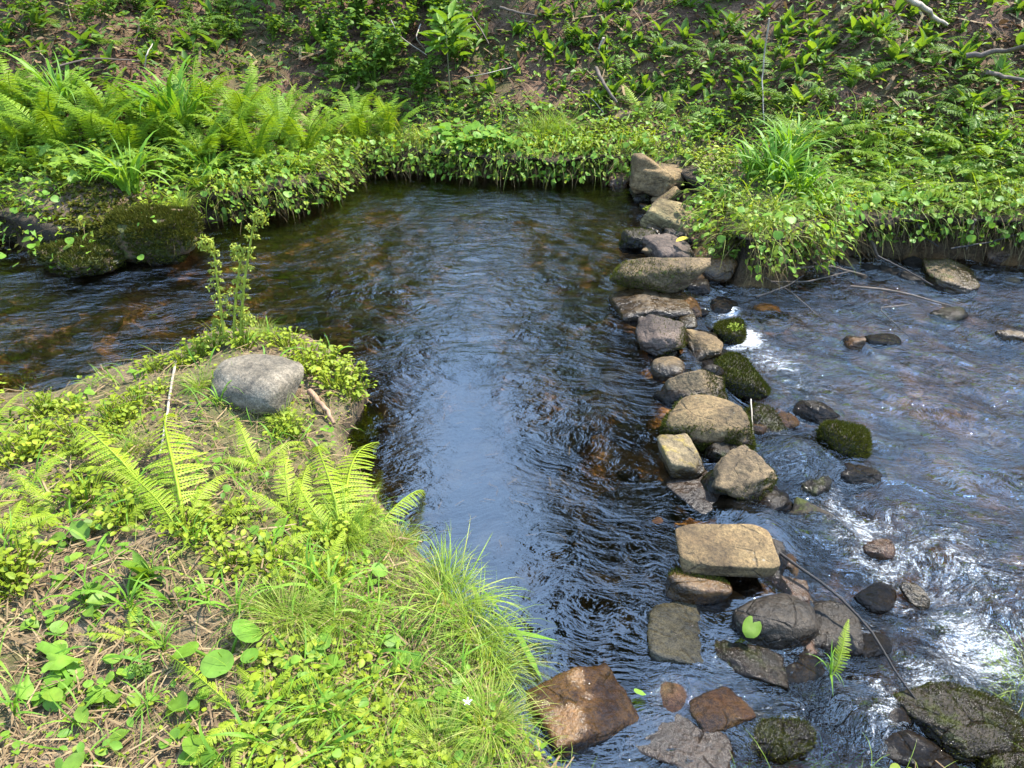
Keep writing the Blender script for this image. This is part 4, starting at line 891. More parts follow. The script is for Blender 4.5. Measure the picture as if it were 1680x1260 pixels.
stick([(1280, 908, 0, .04), (1340, 950, 0, .03), (1400, 1000, 0, .01), (1440, 1050, 0, 0.), (1475, 1110, 0, -.03), (1506, 1152, 0, -.06)], .005, 'darkwood', 'long thin black stick slanting from the rectangular block across the foam')
for i, (q, l) in enumerate(((((1300, 440, 0, .02), (1360, 436, 0, 0), (1420, 452, 0, -.05)), 'dark twig along the foot of the undercut bank'), (((1440, 420, 0, .05), (1480, 440, 0, 0), (1530, 468, 0, -.05)), 'dark twig slanting down the gravel under the undercut bank'), (((1330, 392, 0, .14), (1350, 420, 0, .02), (1380, 440, 0, -.05)), 'root hanging down behind the leaning stick'), (((1500, 352, 0, .2), (1512, 385, 0, .06), (1540, 405, 0, 0)), 'bare root hanging from the undercut bank'), (((1600, 360, 0, .2), (1590, 392, 0, .05), (1585, 410, 0, 0)), 'forked root under the end of the undercut bank'), (((1560, 408, 0, .03), (1620, 398, 0, .06), (1672, 384, 0, .1)), 'thin branch lying against the undercut bank at the picture edge'), (((1395, 470, 0, -.03), (1470, 478, 0, -.03), (1560, 502, 0, -.06)), 'long dark twig lying along the edge of the fast water'), (((1240, 488, 0, -.05), (1290, 470, 0, -.02), (1318, 452, 0, .0)), 'dark twig crossing the thin pale one by the hummock'))):
    stick(q, .006 if i % 2 else .008, ('bark', 'darkwood')[i % 2], l, group='twigs under the undercut bank')
stick([(1232, 655, 0, .08), (1234, 690, 0, .06), (1236, 725, 0, .02)], .003, 'palewood', 'thin dead straw beside the big mossy boulder')
stick([(288, 592, .03), (280, 640, .03), (272, 690, .02), (262, 745, .02)], .006, 'palewood', 'thin pale twig lying beside the grey boulder')
stick([(508, 642, .03), (530, 668, .03), (548, 695, .02)], .013, 'reed', 'splintered brown stick at the tip of the spit')
stick([(1492, 500, 0, -.02), (1440, 505, 0, .0), (1495, 555, 0, -.09)], .004, 'bark', 'thin twig trailing in the fast water', )
# dead reeds on the hummock
rd = hit1(1200, 352)
e = empty('dead_reed', tuple(rd)); tag(e, 'bundle of broken reddish dead reeds on the sedge hummock', 'dead reeds')
for (a, b, c) in (((1192, 352, .19), (1190, 390, .06), (1187, 425, -.08)), ((1197, 352, .19), (1196, 385, .08), (1195, 410, -.02)), ((1213, 372, .16), (1222, 400, .05), (1228, 430, -.07)), ((1219, 372, .16), (1230, 405, .04), (1240, 432, -.07)), ((1192, 350, .2), (1215, 350, .2), (1232, 358, .19))):
    P = np.array([at(*q[:2], q[2]) for q in (a, b, c)])-rd; g = Geo(); tube(g, P, [.006, .006, .004], 6); obj('stalk', g.mesh('stalk', M['reed']), e)
# ------------------------------------------------------------------ the spit: fiddleheads, ferns, grass, leaves
def spiral(c, r0, turns, dirx, n=26):
    """coil in the plane of x (along dirx) and z; starts at the outside heading up"""
    a = np.linspace(0, turns*TAU, n); rr = r0*(1-a/(turns*TAU)*.85)
    x = r0-rr*np.cos(a); z = rr*np.sin(a)
    return np.stack([c[0]+x*dirx[0], c[1]+x*dirx[1], c[2]+z], -1)
fb = hit1(385, 566); ff = empty('fiddlehead_fern', tuple(fb)); tag(ff, 'tall young fern with coiled fiddlehead tips standing behind the grey boulder', 'fern')
dpt = depth_of(fb)/FPX
def fiddle(bx, tx, ty, coil, side_, seed):
    r = random.Random(seed); tp = raydir(tx, ty)*fb[1]/raydir(tx, ty)[1]+np.array([0, 0, CAMZ])-fb; hgt = tp[2]-coil*.5; off = tp[0]-side_*coil*.9; b0 = (bx-385)*dpt
    n = 14; t = np.linspace(0, 1, n); P = np.stack([b0+(off-b0)*t**1.4, -.01+.02*np.sin(t*2), -.02+hgt*t], -1); f = Geo()
    d = (side_*.9, -.35); tube(f, np.concatenate([P, spiral(P[-1], coil, 1.5, d)]), np.concatenate([np.linspace(.0068, .0038, n), np.linspace(.005, .002, 26)]), 8)
    # fuzz of crumpled pinnae on the coil and curled pinnae down the stalk
    rr = np.random.default_rng(seed); c = P[-1]+np.array([d[0]*coil, d[1]*coil, 0]); k = 150; q = rr.normal(0, 1, (k, 3)); q /= np.linalg.norm(q, axis=1)[:, None]
    q *= np.array([1.1, .55, 1.25])*coil*rr.uniform(.75, 1.25, (k, 1))
    f.scatter(L_small[0], L_small[1], c+q, eulers(rr.uniform(0, TAU, k), rr.uniform(-1.5, 1.5, k), rr.uniform(-1, 1, k), coil*rr.uniform(.35, .7, k)))
    for i in range(int(6*hgt/.45)+2):
        u = .30+.66*(i+.4*r.random())/(int(6*hgt/.45)+2); p = np.array([np.interp(u, t, P[:, j]) for j in range(3)])
        for s in (-1, 1):
            L = (.022+.03*r.random())*(1.2-abs(u-.55)); sw = r.uniform(-.6, .4); w_ = np.linspace(0, 1, 11); an = 1.1-w_*r.uniform(2.6, 5.2)*w_
            st = np.cumsum(np.stack([np.cos(an)*s*.9, np.cos(an)*sw, np.sin(an)], -1)*L/9, 0)+p; st[0] = p
            tube(f, st, np.linspace(.0026, .0009, 11), 5)
            m = 26; wi = rr.integers(1, 11, m); q = st[wi]+rr.normal(0, .0016, (m, 3))
            f.scatter(L_small[0], L_small[1], q, eulers(rr.uniform(0, TAU, m), rr.uniform(-1.3, .6, m), rr.uniform(-.6, .6, m), rr.uniform(.007, .017, m)))
    obj('frond', f.mesh('frond', M['fiddle']), ff)
fiddle(372, 336, 388, .026, -1, 1); fiddle(386, 386, 400, .022, -1, 2); fiddle(398, 424, 346, .024, 1, 3); fiddle(392, 402, 512, .026, 1, 4); fiddle(362, 352, 520, .015, -1, 5); fiddle(340, 318, 553, .012, -1, 6)

def nearfern(label, fr, lift=.06):
    b = hit1(*fr[0][0]); e = empty('fern', tuple(b)); tag(e, label, 'fern', 'ferns on the grassy spit')
    rq = random.Random(int(fr[0][0][0]))
    for i in range(4):
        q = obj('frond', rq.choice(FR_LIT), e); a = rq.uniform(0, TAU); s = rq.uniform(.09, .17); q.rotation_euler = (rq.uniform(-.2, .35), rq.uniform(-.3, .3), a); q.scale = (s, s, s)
    for f in fr: frond_px(e, f[0], f[1], f[2] if len(f) > 2 else lift, wid=f[3] if len(f) > 3 else 1.)
nearfern('wide fern frond arching down toward the twig beside the grey boulder', [((235, 800), (82, 690), .12), ((232, 805), (110, 760), .08), ((240, 800), (150, 700), .1)])
nearfern('tall narrow fern frond pointing up to the grey boulder', [((305, 880), (330, 655), .1, 1.0), ((300, 890), (245, 760), .08), ((308, 880), (372, 760), .08)])
nearfern('upright bright fern at the steep edge of the pool', [((560, 900), (548, 712), .12, .9), ((560, 905), (490, 780), .1), ((565, 900), (620, 800), .1)])
nearfern('fern with three fronds behind the upright pool-edge fern', [((480, 850), (430, 740), .1), ((485, 850), (530, 750), .1), ((480, 860), (400, 800), .07)])
nearfern('fern below the grey boulder with drooping fronds', [((425, 770), (372, 690), .1), ((430, 770), (500, 715), .09), ((428, 775), (360, 740), .08)])
nearfern('long narrow fern frond lying across the bare litter', [((400, 1185), (248, 1062), .05, .6)])
nearfern('lacy yellow green fern at the lower edge of the bare litter', [((440, 1165), (400, 1075), .06, 1.3), ((445, 1165), (475, 1085), .06, 1.2), ((440, 1170), (370, 1120), .05)])
nearfern('small fern beside the three-leaved plant on the litter', [((215, 1058), (132, 1046), .04), ((215, 1055), (170, 1020), .04)])
nearfern('fern leaning in from the picture edge above the water', [((-20, 720), (60, 650), .12), ((-10, 730), (45, 690), .1), ((-30, 720), (10, 640), .1)])
nearfern('fern in the lower leafy patch near the bright grass', [((100, 850), (30, 790), .07), ((105, 850), (150, 780), .08), ((100, 855), (60, 830), .05)])
nearfern('fern frond stretching out over the pool below the upright fern', [((600, 900), (700, 845), .1, .6), ((600, 905), (560, 830), .1)])
nearfern('fern at the pool edge beside the sedge fringe', [((520, 960), (470, 880), .08), ((525, 960), (580, 880), .08), ((515, 965), (440, 930), .06)])
nearfern('feathery fern between the twig and the narrow frond', [((200, 870), (150, 820), .06), ((205, 870), (250, 800), .07)])

r_ = random.Random(77)
for q in ipoly(26, [(-60, 700), (300, 620), (560, 720), (620, 900), (560, 1000), (-60, 900)], 301): plant(hit1(*q), PO[r_.randint(0, 2)], r_.uniform(.4, .8), 'round_leaved_plant', 'bushy little plant among the ferns of the spit', 'plant', 'bushy plants among the ferns of the spit')
for q in ipoly(34, [(-60, 680), (300, 620), (560, 720), (640, 900), (700, 1060), (560, 1200), (-60, 1200)], 302): tuft(q[0], q[1], r_.uniform(.13, .24), r_.choice(('few', 'few', 'few', 'few', 'fine')), 'loose tuft of arching grass between the ferns of the spit', 'loose grass between the ferns of the spit')
for q in ipoly(16, [(-40, 700), (300, 650), (560, 740), (640, 900), (600, 1000), (-40, 980)], 303): fern(hit1(*q), r_.randint(3, 5), r_.uniform(.10, .2), FR_LIT, 'small young fern in the growth of the spit', 'small young ferns on the spit', pitch=(-.3, .3))
for q in ipoly(22, [(-40, 900), (480, 900), (560, 1250), (-40, 1250)], 304): plant(hit1(*q), r_.choice(P1L+P1+PV), r_.uniform(.5, .95), 'seedling', 'small seedling on the bare litter of the spit', 'plant', 'seedlings on the bare litter', .2)
SG = 'grass tufts on the grassy spit'
for x, y, h, k, l, lean in ((722, 960, .22, 'fine', 'fine sedge tuft arching over the pool, uppermost of the fringe', (0, .35)), (735, 1000, .30, 'sedge', 'upright sedge tuft at the pool edge with long straight blades', (0, .15)), (770, 1050, .26, 'fine', 'sedge tuft leaning far over the water beside the floating blades', (0, .5)),
        (800, 1100, .24, 'fine', 'dense sedge tuft in the middle of the pool-edge fringe', (0, .45)), (835, 1160, .22, 'fine', 'sedge tuft overhanging the orange boulder', (0, .5)), (870, 1215, .22, 'sedge', 'sedge tuft just below the orange boulder', (0, .4)), (905, 1255, .2, 'fine', 'lowest sedge tuft of the pool-edge fringe', (0, .3)),
        (700, 1040, .2, 'few', 'grass tuft behind the fringe in pale straw', (0, .2)), (760, 1130, .2, 'few', 'grass tuft beside the small white flower', (0, .2)), (800, 1200, .22, 'fine', 'sedge tuft below the white flower', (0, .2)), (650, 900, .15, 'fine', 'little sedge tuft at the neck of the pool edge', (0, .3)),
        (540, 985, .30, 'few', 'stiff upright grass shoots rising from the litter', (0, 0)), (520, 975, .26, 'few', 'stiff grass shoots beside the taller ones', (0, 0)), (325, 905, .22, 'few', 'grass shoots with a curled heart leaf near the narrow fern', (0, 0)), (340, 1000, .18, 'few', 'short upright grass shoots in bare litter', (0, 0)),
        (435, 1235, .22, 'few', 'broad grass blade at the lower picture edge', (0, 0)), (145, 840, .24, 'few', 'wide arching grass blades near the leaning fern', (0, 0)), (215, 830, .24, 'few', 'wide grass blades crossing the wide fern', (0, 0)), (60, 790, .22, 'few', 'arching grass blades at the picture edge', (0, 0)),
        (360, 670, .22, 'few', 'grass arching over the grey boulder', (0, 0)), (450, 730, .2, 'few', 'grass in front of the grey boulder', (0, 0)), (470, 700, .16, 'fine', 'fine grass at the right foot of the grey boulder', (0, 0)), (390, 790, .18, 'few', 'grass blades among the ferns below the boulder', (0, 0)),
        (360, 568, .16, 'few', 'thin grass before the fiddleheads', (0, 0)), (405, 572, .17, 'few', 'grass between the fiddleheads and the grey boulder', (0, 0)), (445, 560, .20, 'few', 'thin grass beside the fiddleheads', (0, 0)), (430, 556, .16, 'fine', 'fine grass at the foot of the fiddleheads', (0, 0)), (545, 590, .18, 'few', 'grass leaning over the water at the tip of the spit', (0, .3)), (520, 580, .14, 'few', 'short grass on the tip of the spit', (0, 0)),
        (150, 640, .14, 'few', 'grass at the water edge of the run', (0, 0)), (190, 630, .14, 'few', 'short grass along the run', (0, 0)), (640, 1250, .18, 'few', 'bright wide grass at the lower picture edge', (0, 0)), (580, 1240, .16, 'few', 'arching grass at the lower picture edge, nearest the leafy patch', (0, 0)), (720, 1240, .18, 'fine', 'bright fine grass below the round leaf', (0, 0)),
        (620, 1000, .16, 'few', 'wide grass among pale straw near the fringe', (0, 0)), (680, 1120, .16, 'few', 'wide grass around the heart leaf', (0, 0)), (330, 640, .15, 'fine', 'fine grass left of the grey boulder by the twig', (0, 0)), (20, 905, .2, 'few', 'grass shoots at the picture edge by the leafy patch', (0, 0))):
    tuft(x, y, h, k, l, SG, lean)
for x, y, h in ((1240, 1268, .16), (1265, 1262, .14), (1290, 1266, .18), (1345, 1262, .16), (1230, 1250, .12), (1380, 1270, .14)): tuft(x, y, h, 'few', 'short bright grass shoots poking up along the lower picture edge', 'grass along the lower edge')
for x, y, h in ((1650, 1130, .16), (1672, 1150, .2), (1690, 1120, .2), (1665, 1180, .16), (1640, 1165, .12)): tuft(x, y, h, 'sedge', 'yellow green grass drooping on the mossy stone in the corner', 'grass in the lower corner')
PGG = 'single leaves and small plants on the grassy spit'
for x, y, me, s, l in ((125, 885, PV[0], 1.4, 'round leaf pair low on the litter near the leafy patch'), (245, 960, PBL[0], .13, 'three-leaved plant with broad pointed leaves on bare litter'), (205, 990, PV[1], 1.1, 'two rounded leaves beside the three-leaved plant'), (320, 985, PV[2], .8, 'small plant beside the three-leaved plant'), (140, 1000, PV[0], 1.2, 'flat oval leaf on the litter'),
        (75, 1120, P1L[0], 1.6, 'single large lobed leaf at the picture edge'), (85, 1065, P1[0], .9, 'pale leaf above the single large lobed leaf'), (370, 1090, P1[1], 1.5, 'large upright heart leaf in the bare litter'), (320, 1195, PV[1], 1.3, 'group of round leaves at the lower picture edge'), (135, 1175, PV[2], 1.2, 'low rounded leaves in needles near the lower picture edge'), (200, 1180, PV[0], 1.1, 'flat leaves between two low plants'),
        (565, 1105, P1[2], 1.3, 'bright heart leaf in the lower leafy patch'), (715, 1150, P1[3], .9, 'yellow green heart leaf near the white flower'), (755, 1150, P1[0], .8, 'round upright leaf beside the white flower'), (712, 1190, PV[1], 1.1, 'long broad leaf beneath the heart leaf'), (600, 965, P1[1], 1., 'heart leaf near the pool-edge fern'), (590, 920, P1L[1], 1., 'lobed leaf under the fern stretching over the pool'),
        (225, 625, P1L[2], 1.3, 'pale lobed leaf at the water edge of the run'), (235, 650, PV[2], 1., 'broad leaf on the water edge next to the pale lobed one'), (145, 665, P1[0], 1.2, 'pale round leaf near the run'), (15, 700, PV[0], 1.5, 'large leaf at the picture edge below the leaning fern'), (445, 880, PV[1], .9, 'leaf pair by the pale stone chip'), (410, 920, PV[0], .9, 'round leaf on bare litter by the shoots'), (160, 1250, PV[1], 1., 'leaf at the very bottom of the picture'),
        (370, 1255, P1[2], 1., 'heart leaf at the very bottom of the picture'), (530, 1180, P1L[1], 1.2, 'lobed leaf in the lower leafy patch'), (240, 1120, PBU[0], .12, 'tiny blue green feathery sprig in the litter'), (505, 1060, P1[3], 1., 'heart leaf below the stiff grass shoots'), (650, 1090, P1[0], 1., 'heart leaf in straw behind the fringe')):
    plant(hit1(x, y), me, s, 'leafy_plant', l, 'plant', PGG, .1)
for x, y in ((500, 590), (540, 605), (570, 625), (590, 640), (475, 575), (520, 620), (550, 640), (575, 655), (500, 610), (455, 565), (400, 570), (350, 575), (320, 590), (255, 610), (300, 605)): plant(hit1(x, y), PO[(x+y) % 3], random.uniform(.55, .8), 'round_leaved_plant', 'bushy little round-leaved plant around the grey boulder', 'plant', 'round-leaved plants around the grey boulder')
for x, y in ((40, 640), (80, 670), (120, 720), (20, 760), (60, 730), (-30, 680), (40, 940), (10, 960), (30, 980)): plant(hit1(x, y), PO[(x+y) % 3], random.uniform(.6, .9), 'round_leaved_plant', 'bushy plant with little leaves at the picture edge of the spit', 'plant', 'leafy plants at the edge of the spit')
# dark brown dead stems at the tip of the spit
b = hit1(592, 632); e = empty('dead_plant', tuple(b)); tag(e, 'clump of dark broken stems with two green buds at the tip of the spit', 'plant')
rr = random.Random(3); g = Geo()
for i in range(14):
    a = rr.uniform(-.5, 2.2); L = rr.uniform(.05, .12); tube(g, [(0, 0, 0), (math.cos(a)*L*.4, -math.sin(a)*L*.3, L*.6), (math.cos(a)*L, -math.sin(a)*L*.6, L*rr.uniform(.1, .9))], [.004, .0035, .002], 5)
obj('stems', g.mesh('stems', M['darkwood']), e)
for dx, dz in ((-.035, .13), (.02, .10)):
    g = Geo(); tube(g, [(0, 0, 0), (dx*.6, 0, dz*.6), (dx, 0, dz)], .003, 5); k = 40; q = rng.normal(0, 1, (k, 3)); q /= np.linalg.norm(q, axis=1)[:, None]
    g.scatter(L_small[0], L_small[1], np.array([dx, 0, dz])+q*.009, eulers(rng.uniform(0, TAU, k), rng.uniform(-1, 1, k), 0, rng.uniform(.008, .013, k))); obj('bud', g.mesh('bud', M['fiddle']), e)
for i, (x, y, z) in enumerate(((205, 352, .17), (240, 348, .2), (285, 352, .17), (150, 372, .12), (110, 385, .08), (180, 340, .16), (320, 362, .1), (95, 360, .12), (60, 345, .14), (25, 345, .14))):
    plant(at(x, y, z), (PO+PH)[i % 6], .5+.3*(i % 3)/2, 'round_leaved_plant', 'bushy little plant growing over the top of the mossy boulders', 'plant', 'plants over the mossy boulders')
for i, (x, y, z) in enumerate(((225, 338, .2), (170, 350, .15), (300, 345, .16), (120, 358, .12), (70, 335, .14), (30, 325, .15))):
    o = obj('grass_tuft', GR[('dead', 'few', 'fine')[i % 3]][i % 3]); o.location = tuple(at(x, y, z)); o.scale = (.24,)*3; o.rotation_euler = (.2, 0, i*1.7); tag(o, 'thin grass trailing down over the mossy boulders', 'grass tuft', 'grass over the mossy boulders')
# white flower
b = hit1(769, 1186); e = empty('flower', tuple(b)); tag(e, 'small white star-shaped flower at the pool edge', 'flower')
g = Geo(); tube(g, [(0, 0, 0), (.004, 0, .03), (.0, -.004, .06)], .0012, 5); obj('stem', g.mesh('stem', M['stem']), e)
g = Geo(); a = np.arange(5)*TAU/5; g.scatter(*leaf_t(.5, lance, 4, .1, .1), np.repeat([[0, -.004, .06]], 5, 0), eulers(a, .35, 0, .013)); o = obj('petals', g.mesh('petals', M['petal']), e); o.rotation_euler = (.0, 0, 0)
# green leaf caught on the dark stone, yellow leaf on the dam, floating blades
p = at(1228, 1024, .075); o = obj('leaf', (lambda g: (g.add(*leaf_t(.74, oval, 8, .3, .45, .03)), g.mesh('leaf', M['shade']))[1])(Geo())); o.location = tuple(at(1224, 1046, .035)); o.rotation_euler = (.7, .25, -.5); o.scale = (.068,)*3; tag(o, 'single big green leaf caught against the dark brown wet stone', 'leaf')
o = obj('leaf', (lambda g: (g.add(*leaf_t(.7, oval, 8, .1, .1)), g.mesh('leaf', M['yellowleaf']))[1])(Geo())); o.location = tuple(at(1109, 396, .125)); o.rotation_euler = (.25, 0, -1.5); o.scale = (.075,)*3; tag(o, 'bright yellow fallen leaf on the dark slab of the dam', 'leaf')
for (a, b, w, l) in (((845, 1030), (890, 1118), .013, 'broad cut grass blade lying on the pool, pointing at the orange boulder'), ((808, 1028), (915, 1052), .012, 'long grass blade floating level on the pool'), ((800, 1034), (860, 1030), .010, 'short grass blade crossing the floating ones'), ((775, 958), (792, 1005), .010, 'grass blade bent down to the water from the upright sedge'), ((790, 965), (828, 1012), .006, 'thin grass blade floating beside the upright sedge'), ((1040, 1132), (1060, 1140), .012, 'short yellow blade floating beyond the orange boulder')):
    A, B = at(*a, .03), at(*b, .014); d = B-A; L = np.linalg.norm(d); V, F = leaf_t(w/L*1.2, lambda t: max(.05, min(1, (1-t)*3, .4+t*4)), 6, .2, 0); g = Geo(); g.add(V*np.array([1, 1, .1]), F)
    o = obj('floating_grass', g.mesh('floating_grass', M['grass'])); o.location = tuple(A); o.rotation_euler = (math.asin(d[2]/L), 0, math.atan2(-d[0], d[1])); o.scale = (L,)*3; tag(o, l, 'loose grass', 'loose grass blades on the water')
# green shoot growing from the dam stones
b = at(1363, 1112, .0); e = empty('leafy_plant', tuple(b)); tag(e, 'bright green shoot growing among the wet stones with one upright blade', 'plant')
o = obj('blades', GR['few'][1], e); o.scale = (.13, .13, .15); f = obj('frond', FR_LIT[0], e); f.rotation_euler = (.35, 0, -.75); f.scale = (.17,)*3
pl = plant(at(1205, 541, .05), PO[1], .28, 'round_leaved_plant', 'bright green sprig on top of the round mossy stone', 'plant')
pl = plant(at(1064, 346, .05), PO[2], .3, 'round_leaved_plant', 'small bright sprig by the yellow layered stone', 'plant')

offb = lambda P: np.hypot(P[:, 0]-at(190, 400, 0)[0], (P[:, 1]-at(190, 400, 0)[1])*1.3) > .30
# ------------------------------------------------------------------ stuff: litter, ground cover, hanging grass
def stuff(name, label, cat, tmpls, n, poly, seed, scale, mat, pitch=(-.4, .3), roll=.4, lift=(0, .01), test=None, yaw=None):
    r = np.random.default_rng(seed); pts = ipoly(n, poly, seed); P = hit(pts[:, 0], pts[:, 1])
    ok = np.maximum(sdist(P[:, 0], P[:, 1], A_), sdist(P[:, 0], P[:, 1], B_)) > .015
    if test is not None: ok &= test(P)
    P = P[ok]; g = Geo(); k = len(P); P = P+np.stack([0*P[:, 0], 0*P[:, 0], r.uniform(*lift, k)], -1)
    which = r.integers(0, len(tmpls), k)
    for i, (V, F) in enumerate(tmpls):
        s = which == i; m = s.sum()
        ya = r.uniform(0, TAU, m) if yaw is None else r.uniform(*yaw, m)
        g.scatter(V, F, P[s], eulers(ya, r.uniform(*pitch, m), r.uniform(-roll, roll, m), r.uniform(*scale, m)))
    o = obj(name, g.mesh(name, M[mat])); return tag(o, label, cat, None, 'stuff')
strip = (np.array([(-.012, -.5, 0), (.012, -.5, 0), (.014, 0, .05), (-.010, 0, .05), (.010, .5, 0), (-.010, .5, 0)]), np.array([(0, 1, 2, 3), (3, 2, 4, 5)]))
strip2 = (strip[0]*np.array([1.6, 1, 1])+np.array([[.0, 0, 0]]*2+[[.08, 0, .03]]*2+[[.0, 0, 0]]*2), strip[1])
NEAR = [(-500, 600), (340, 540), (640, 560), (640, 780), (760, 900), (860, 1080), (960, 1290), (-500, 1290)]
UPPER = [(-700, -60), (2400, -60), (2400, 330), (1100, 260), (560, 260), (-700, 280)]
wide = (strip[0]*np.array([2.4, 1, 1]), strip[1]); wide2 = (strip2[0]*np.array([2.2, 1, 1]), strip2[1])
cl = lambda s, lo, hi: (lambda P: vnoise(P[:, 0]*4.5+s, P[:, 1]*4.5, s)+.25*vnoise(P[:, 0]*17, P[:, 1]*17, s+3) > lo)
BARE = [tuple(p[:2]) for p in hit(*np.array([(-300, 880), (330, 880), (470, 960), (520, 1060), (420, 1150), (300, 1290), (-300, 1290)], float).T)]
notbare = lambda P: (sdist(P[:, 0], P[:, 1], BARE) < 0) | (np.random.default_rng(3).random(len(P)) < .22)
stuff('litter', 'dead straw and needles strewn over the grassy spit', 'litter', [strip, strip2], 5000, NEAR, 70, (.03, .14), 'straw', (-.25, .25), .3, (.0, .02))
stuff('litter', 'brown needles matted over the grassy spit', 'litter', [strip, strip2], 9000, NEAR, 71, (.015, .05), 'needles', (-.3, .3), .5, (.0, .012))
stuff('litter', 'brown needles and twigs covering the far slope', 'litter', [wide, wide2, strip], 13000, UPPER, 72, (.05, .24), 'needles', (-.2, .75), .5, (.0, .03))
stuff('litter', 'pale dead stalks scattered over the far slope', 'litter', [strip, wide2], 1500, UPPER, 73, (.08, .35), 'straw', (-.1, .8), .3, (.0, .04))
stuff('ground_cover', 'tiny bright leaves creeping over the grassy spit', 'ground cover', [L_oval, L_small, L_heart], 9000, NEAR, 74, (.007, .018), 'small', (-.5, .5), .5, (.004, .03), lambda P: cl(5, .57, 1)(P) & notbare(P))
stuff('ground_cover', 'small rounded leaves carpeting the grassy spit', 'ground cover', [L_oval, L_heart], 900, NEAR, 75, (.016, .032), 'heart', (-.5, .4), .5, (.006, .05), cl(15, .62, 1))
stuff('ground_cover', 'fine short grass thinly covering the grassy spit', 'ground cover', [BF, BF2, B3], 8000, NEAR, 76, (.04, .13), 'sedge', (-.8, .2), .4, (-.004, 0), lambda P: cl(25, .48, 1)(P) & notbare(P))
stuff('ground_cover', 'loose wide grass blades tangled over the grassy spit', 'ground cover', [B1, B2, BW2], 850, NEAR, 88, (.07, .20), 'grass', (-1.1, .3), .6, (-.004, .01), lambda P: notbare(P))
EDGE = [(560, 700), (640, 780), (770, 900), (900, 1080), (980, 1290), (560, 1290), (660, 1080), (600, 900), (520, 760)]
stuff('ground_cover', 'thick bright grass along the pool edge of the spit', 'ground cover', [BF, BF2, B4], 1300, EDGE, 77, (.06, .16), 'sedge', (-.7, .2), .4, (-.004, 0))
BOTTOM = [(430, 1060), (640, 1080), (760, 1290), (400, 1290)]
stuff('ground_cover', 'leafy bright green patch at the lower edge', 'ground cover', [L_oval, L_heart, L_lobed3, L_small], 1100, BOTTOM, 78, (.009, .026), 'small', (-.5, .4), .5, (.006, .05))
LIP = [(-500, 190), (560, 170), (1060, 190), (1700, 200), (2300, 260), (2300, 420), (1320, 390), (1180, 380), (1060, 310), (540, 310), (330, 360), (-500, 400)]
stuff('ground_cover', 'dense small leaves filling the far bank between the ferns', 'ground cover', [L_oval, L_heart, L_lobed3], 7000, LIP, 79, (.02, .06), 'heart', (-.6, .3), .5, (.0, .13), lambda P: (sdist(P[:, 0], P[:, 1], B_) < .95) & offb(P))
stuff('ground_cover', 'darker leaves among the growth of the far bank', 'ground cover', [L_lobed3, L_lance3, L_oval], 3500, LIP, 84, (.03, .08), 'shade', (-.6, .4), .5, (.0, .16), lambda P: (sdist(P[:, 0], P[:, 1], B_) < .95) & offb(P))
stuff('ground_cover', 'tiny yellow green leaves over the far bank', 'ground cover', [L_small, L_oval], 9000, LIP, 85, (.012, .035), 'small', (-.6, .4), .5, (.0, .17), lambda P: (sdist(P[:, 0], P[:, 1], B_) < .8) & offb(P))
stuff('ground_cover', 'fine grass growing through the far bank', 'ground cover', [BF, BF2, B1], 6500, LIP, 80, (.10, .36), 'sedge', (-.9, .2), .5, (-.004, .03), lambda P: (sdist(P[:, 0], P[:, 1], B_) < .9) & offb(P))
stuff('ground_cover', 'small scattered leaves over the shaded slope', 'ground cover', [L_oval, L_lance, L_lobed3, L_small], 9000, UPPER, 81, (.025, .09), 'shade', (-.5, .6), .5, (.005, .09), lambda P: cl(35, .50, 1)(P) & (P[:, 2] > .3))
stuff('ground_cover', 'fine sprigs over the shaded slope', 'ground cover', [L_small, L_oval, BF], 6000, UPPER, 86, (.02, .07), 'fern', (-.5, .5), .5, (.005, .10), lambda P: cl(55, .56, 1)(P) & (P[:, 2] > .3))
stuff('litter', 'dead brown leaves lying over the far slope', 'litter', [L_oval, L_lobed3, L_lance], 2600, UPPER, 87, (.03, .09), 'needles', (-.3, .6), .6, (.0, .03))
MB = [(-300, 280), (340, 285), (540, 290), (540, 350), (330, 390), (90, 430), (-300, 430)]
stuff('moss_carpet', 'dark moss on the steep shaded bank by the boulders', 'moss', [L_small], 16000, MB, 82, (.018, .045), 'moss', (-.6, 1.2), .6, (.0, .012))
stuff('moss_carpet', 'moss over the sedge hummock and undercut bank', 'moss', [L_small], 3500, [(1150, 330), (1290, 330), (1700, 350), (1700, 410), (1330, 405), (1290, 450), (1200, 450)], 83, (.012, .03), 'moss', (-.6, 1.2), .6, (.0, .015))
SHORE = [(880, 1285), (1250, 1262), (1600, 1275), (2100, 1130), (2700, 1300), (2300, 2000), (100, 2000), (300, 1290)]
stuff('ground_cover', 'grass and weeds on the near shore below the stones', 'ground cover', [BF, BF2, B4], 5000, SHORE, 91, (.05, .15), 'sedge', (-.7, .2), .4, (-.004, 0))
stuff('ground_cover', 'small leaves on the near shore below the stones', 'ground cover', [L_oval, L_heart, L_small], 5000, SHORE, 92, (.010, .03), 'small', (-.5, .4), .5, (.004, .04))
stuff('litter', 'dead straw on the near shore below the stones', 'litter', [strip, strip2], 2500, SHORE, 93, (.03, .13), 'straw', (-.25, .25), .3, (.0, .02))
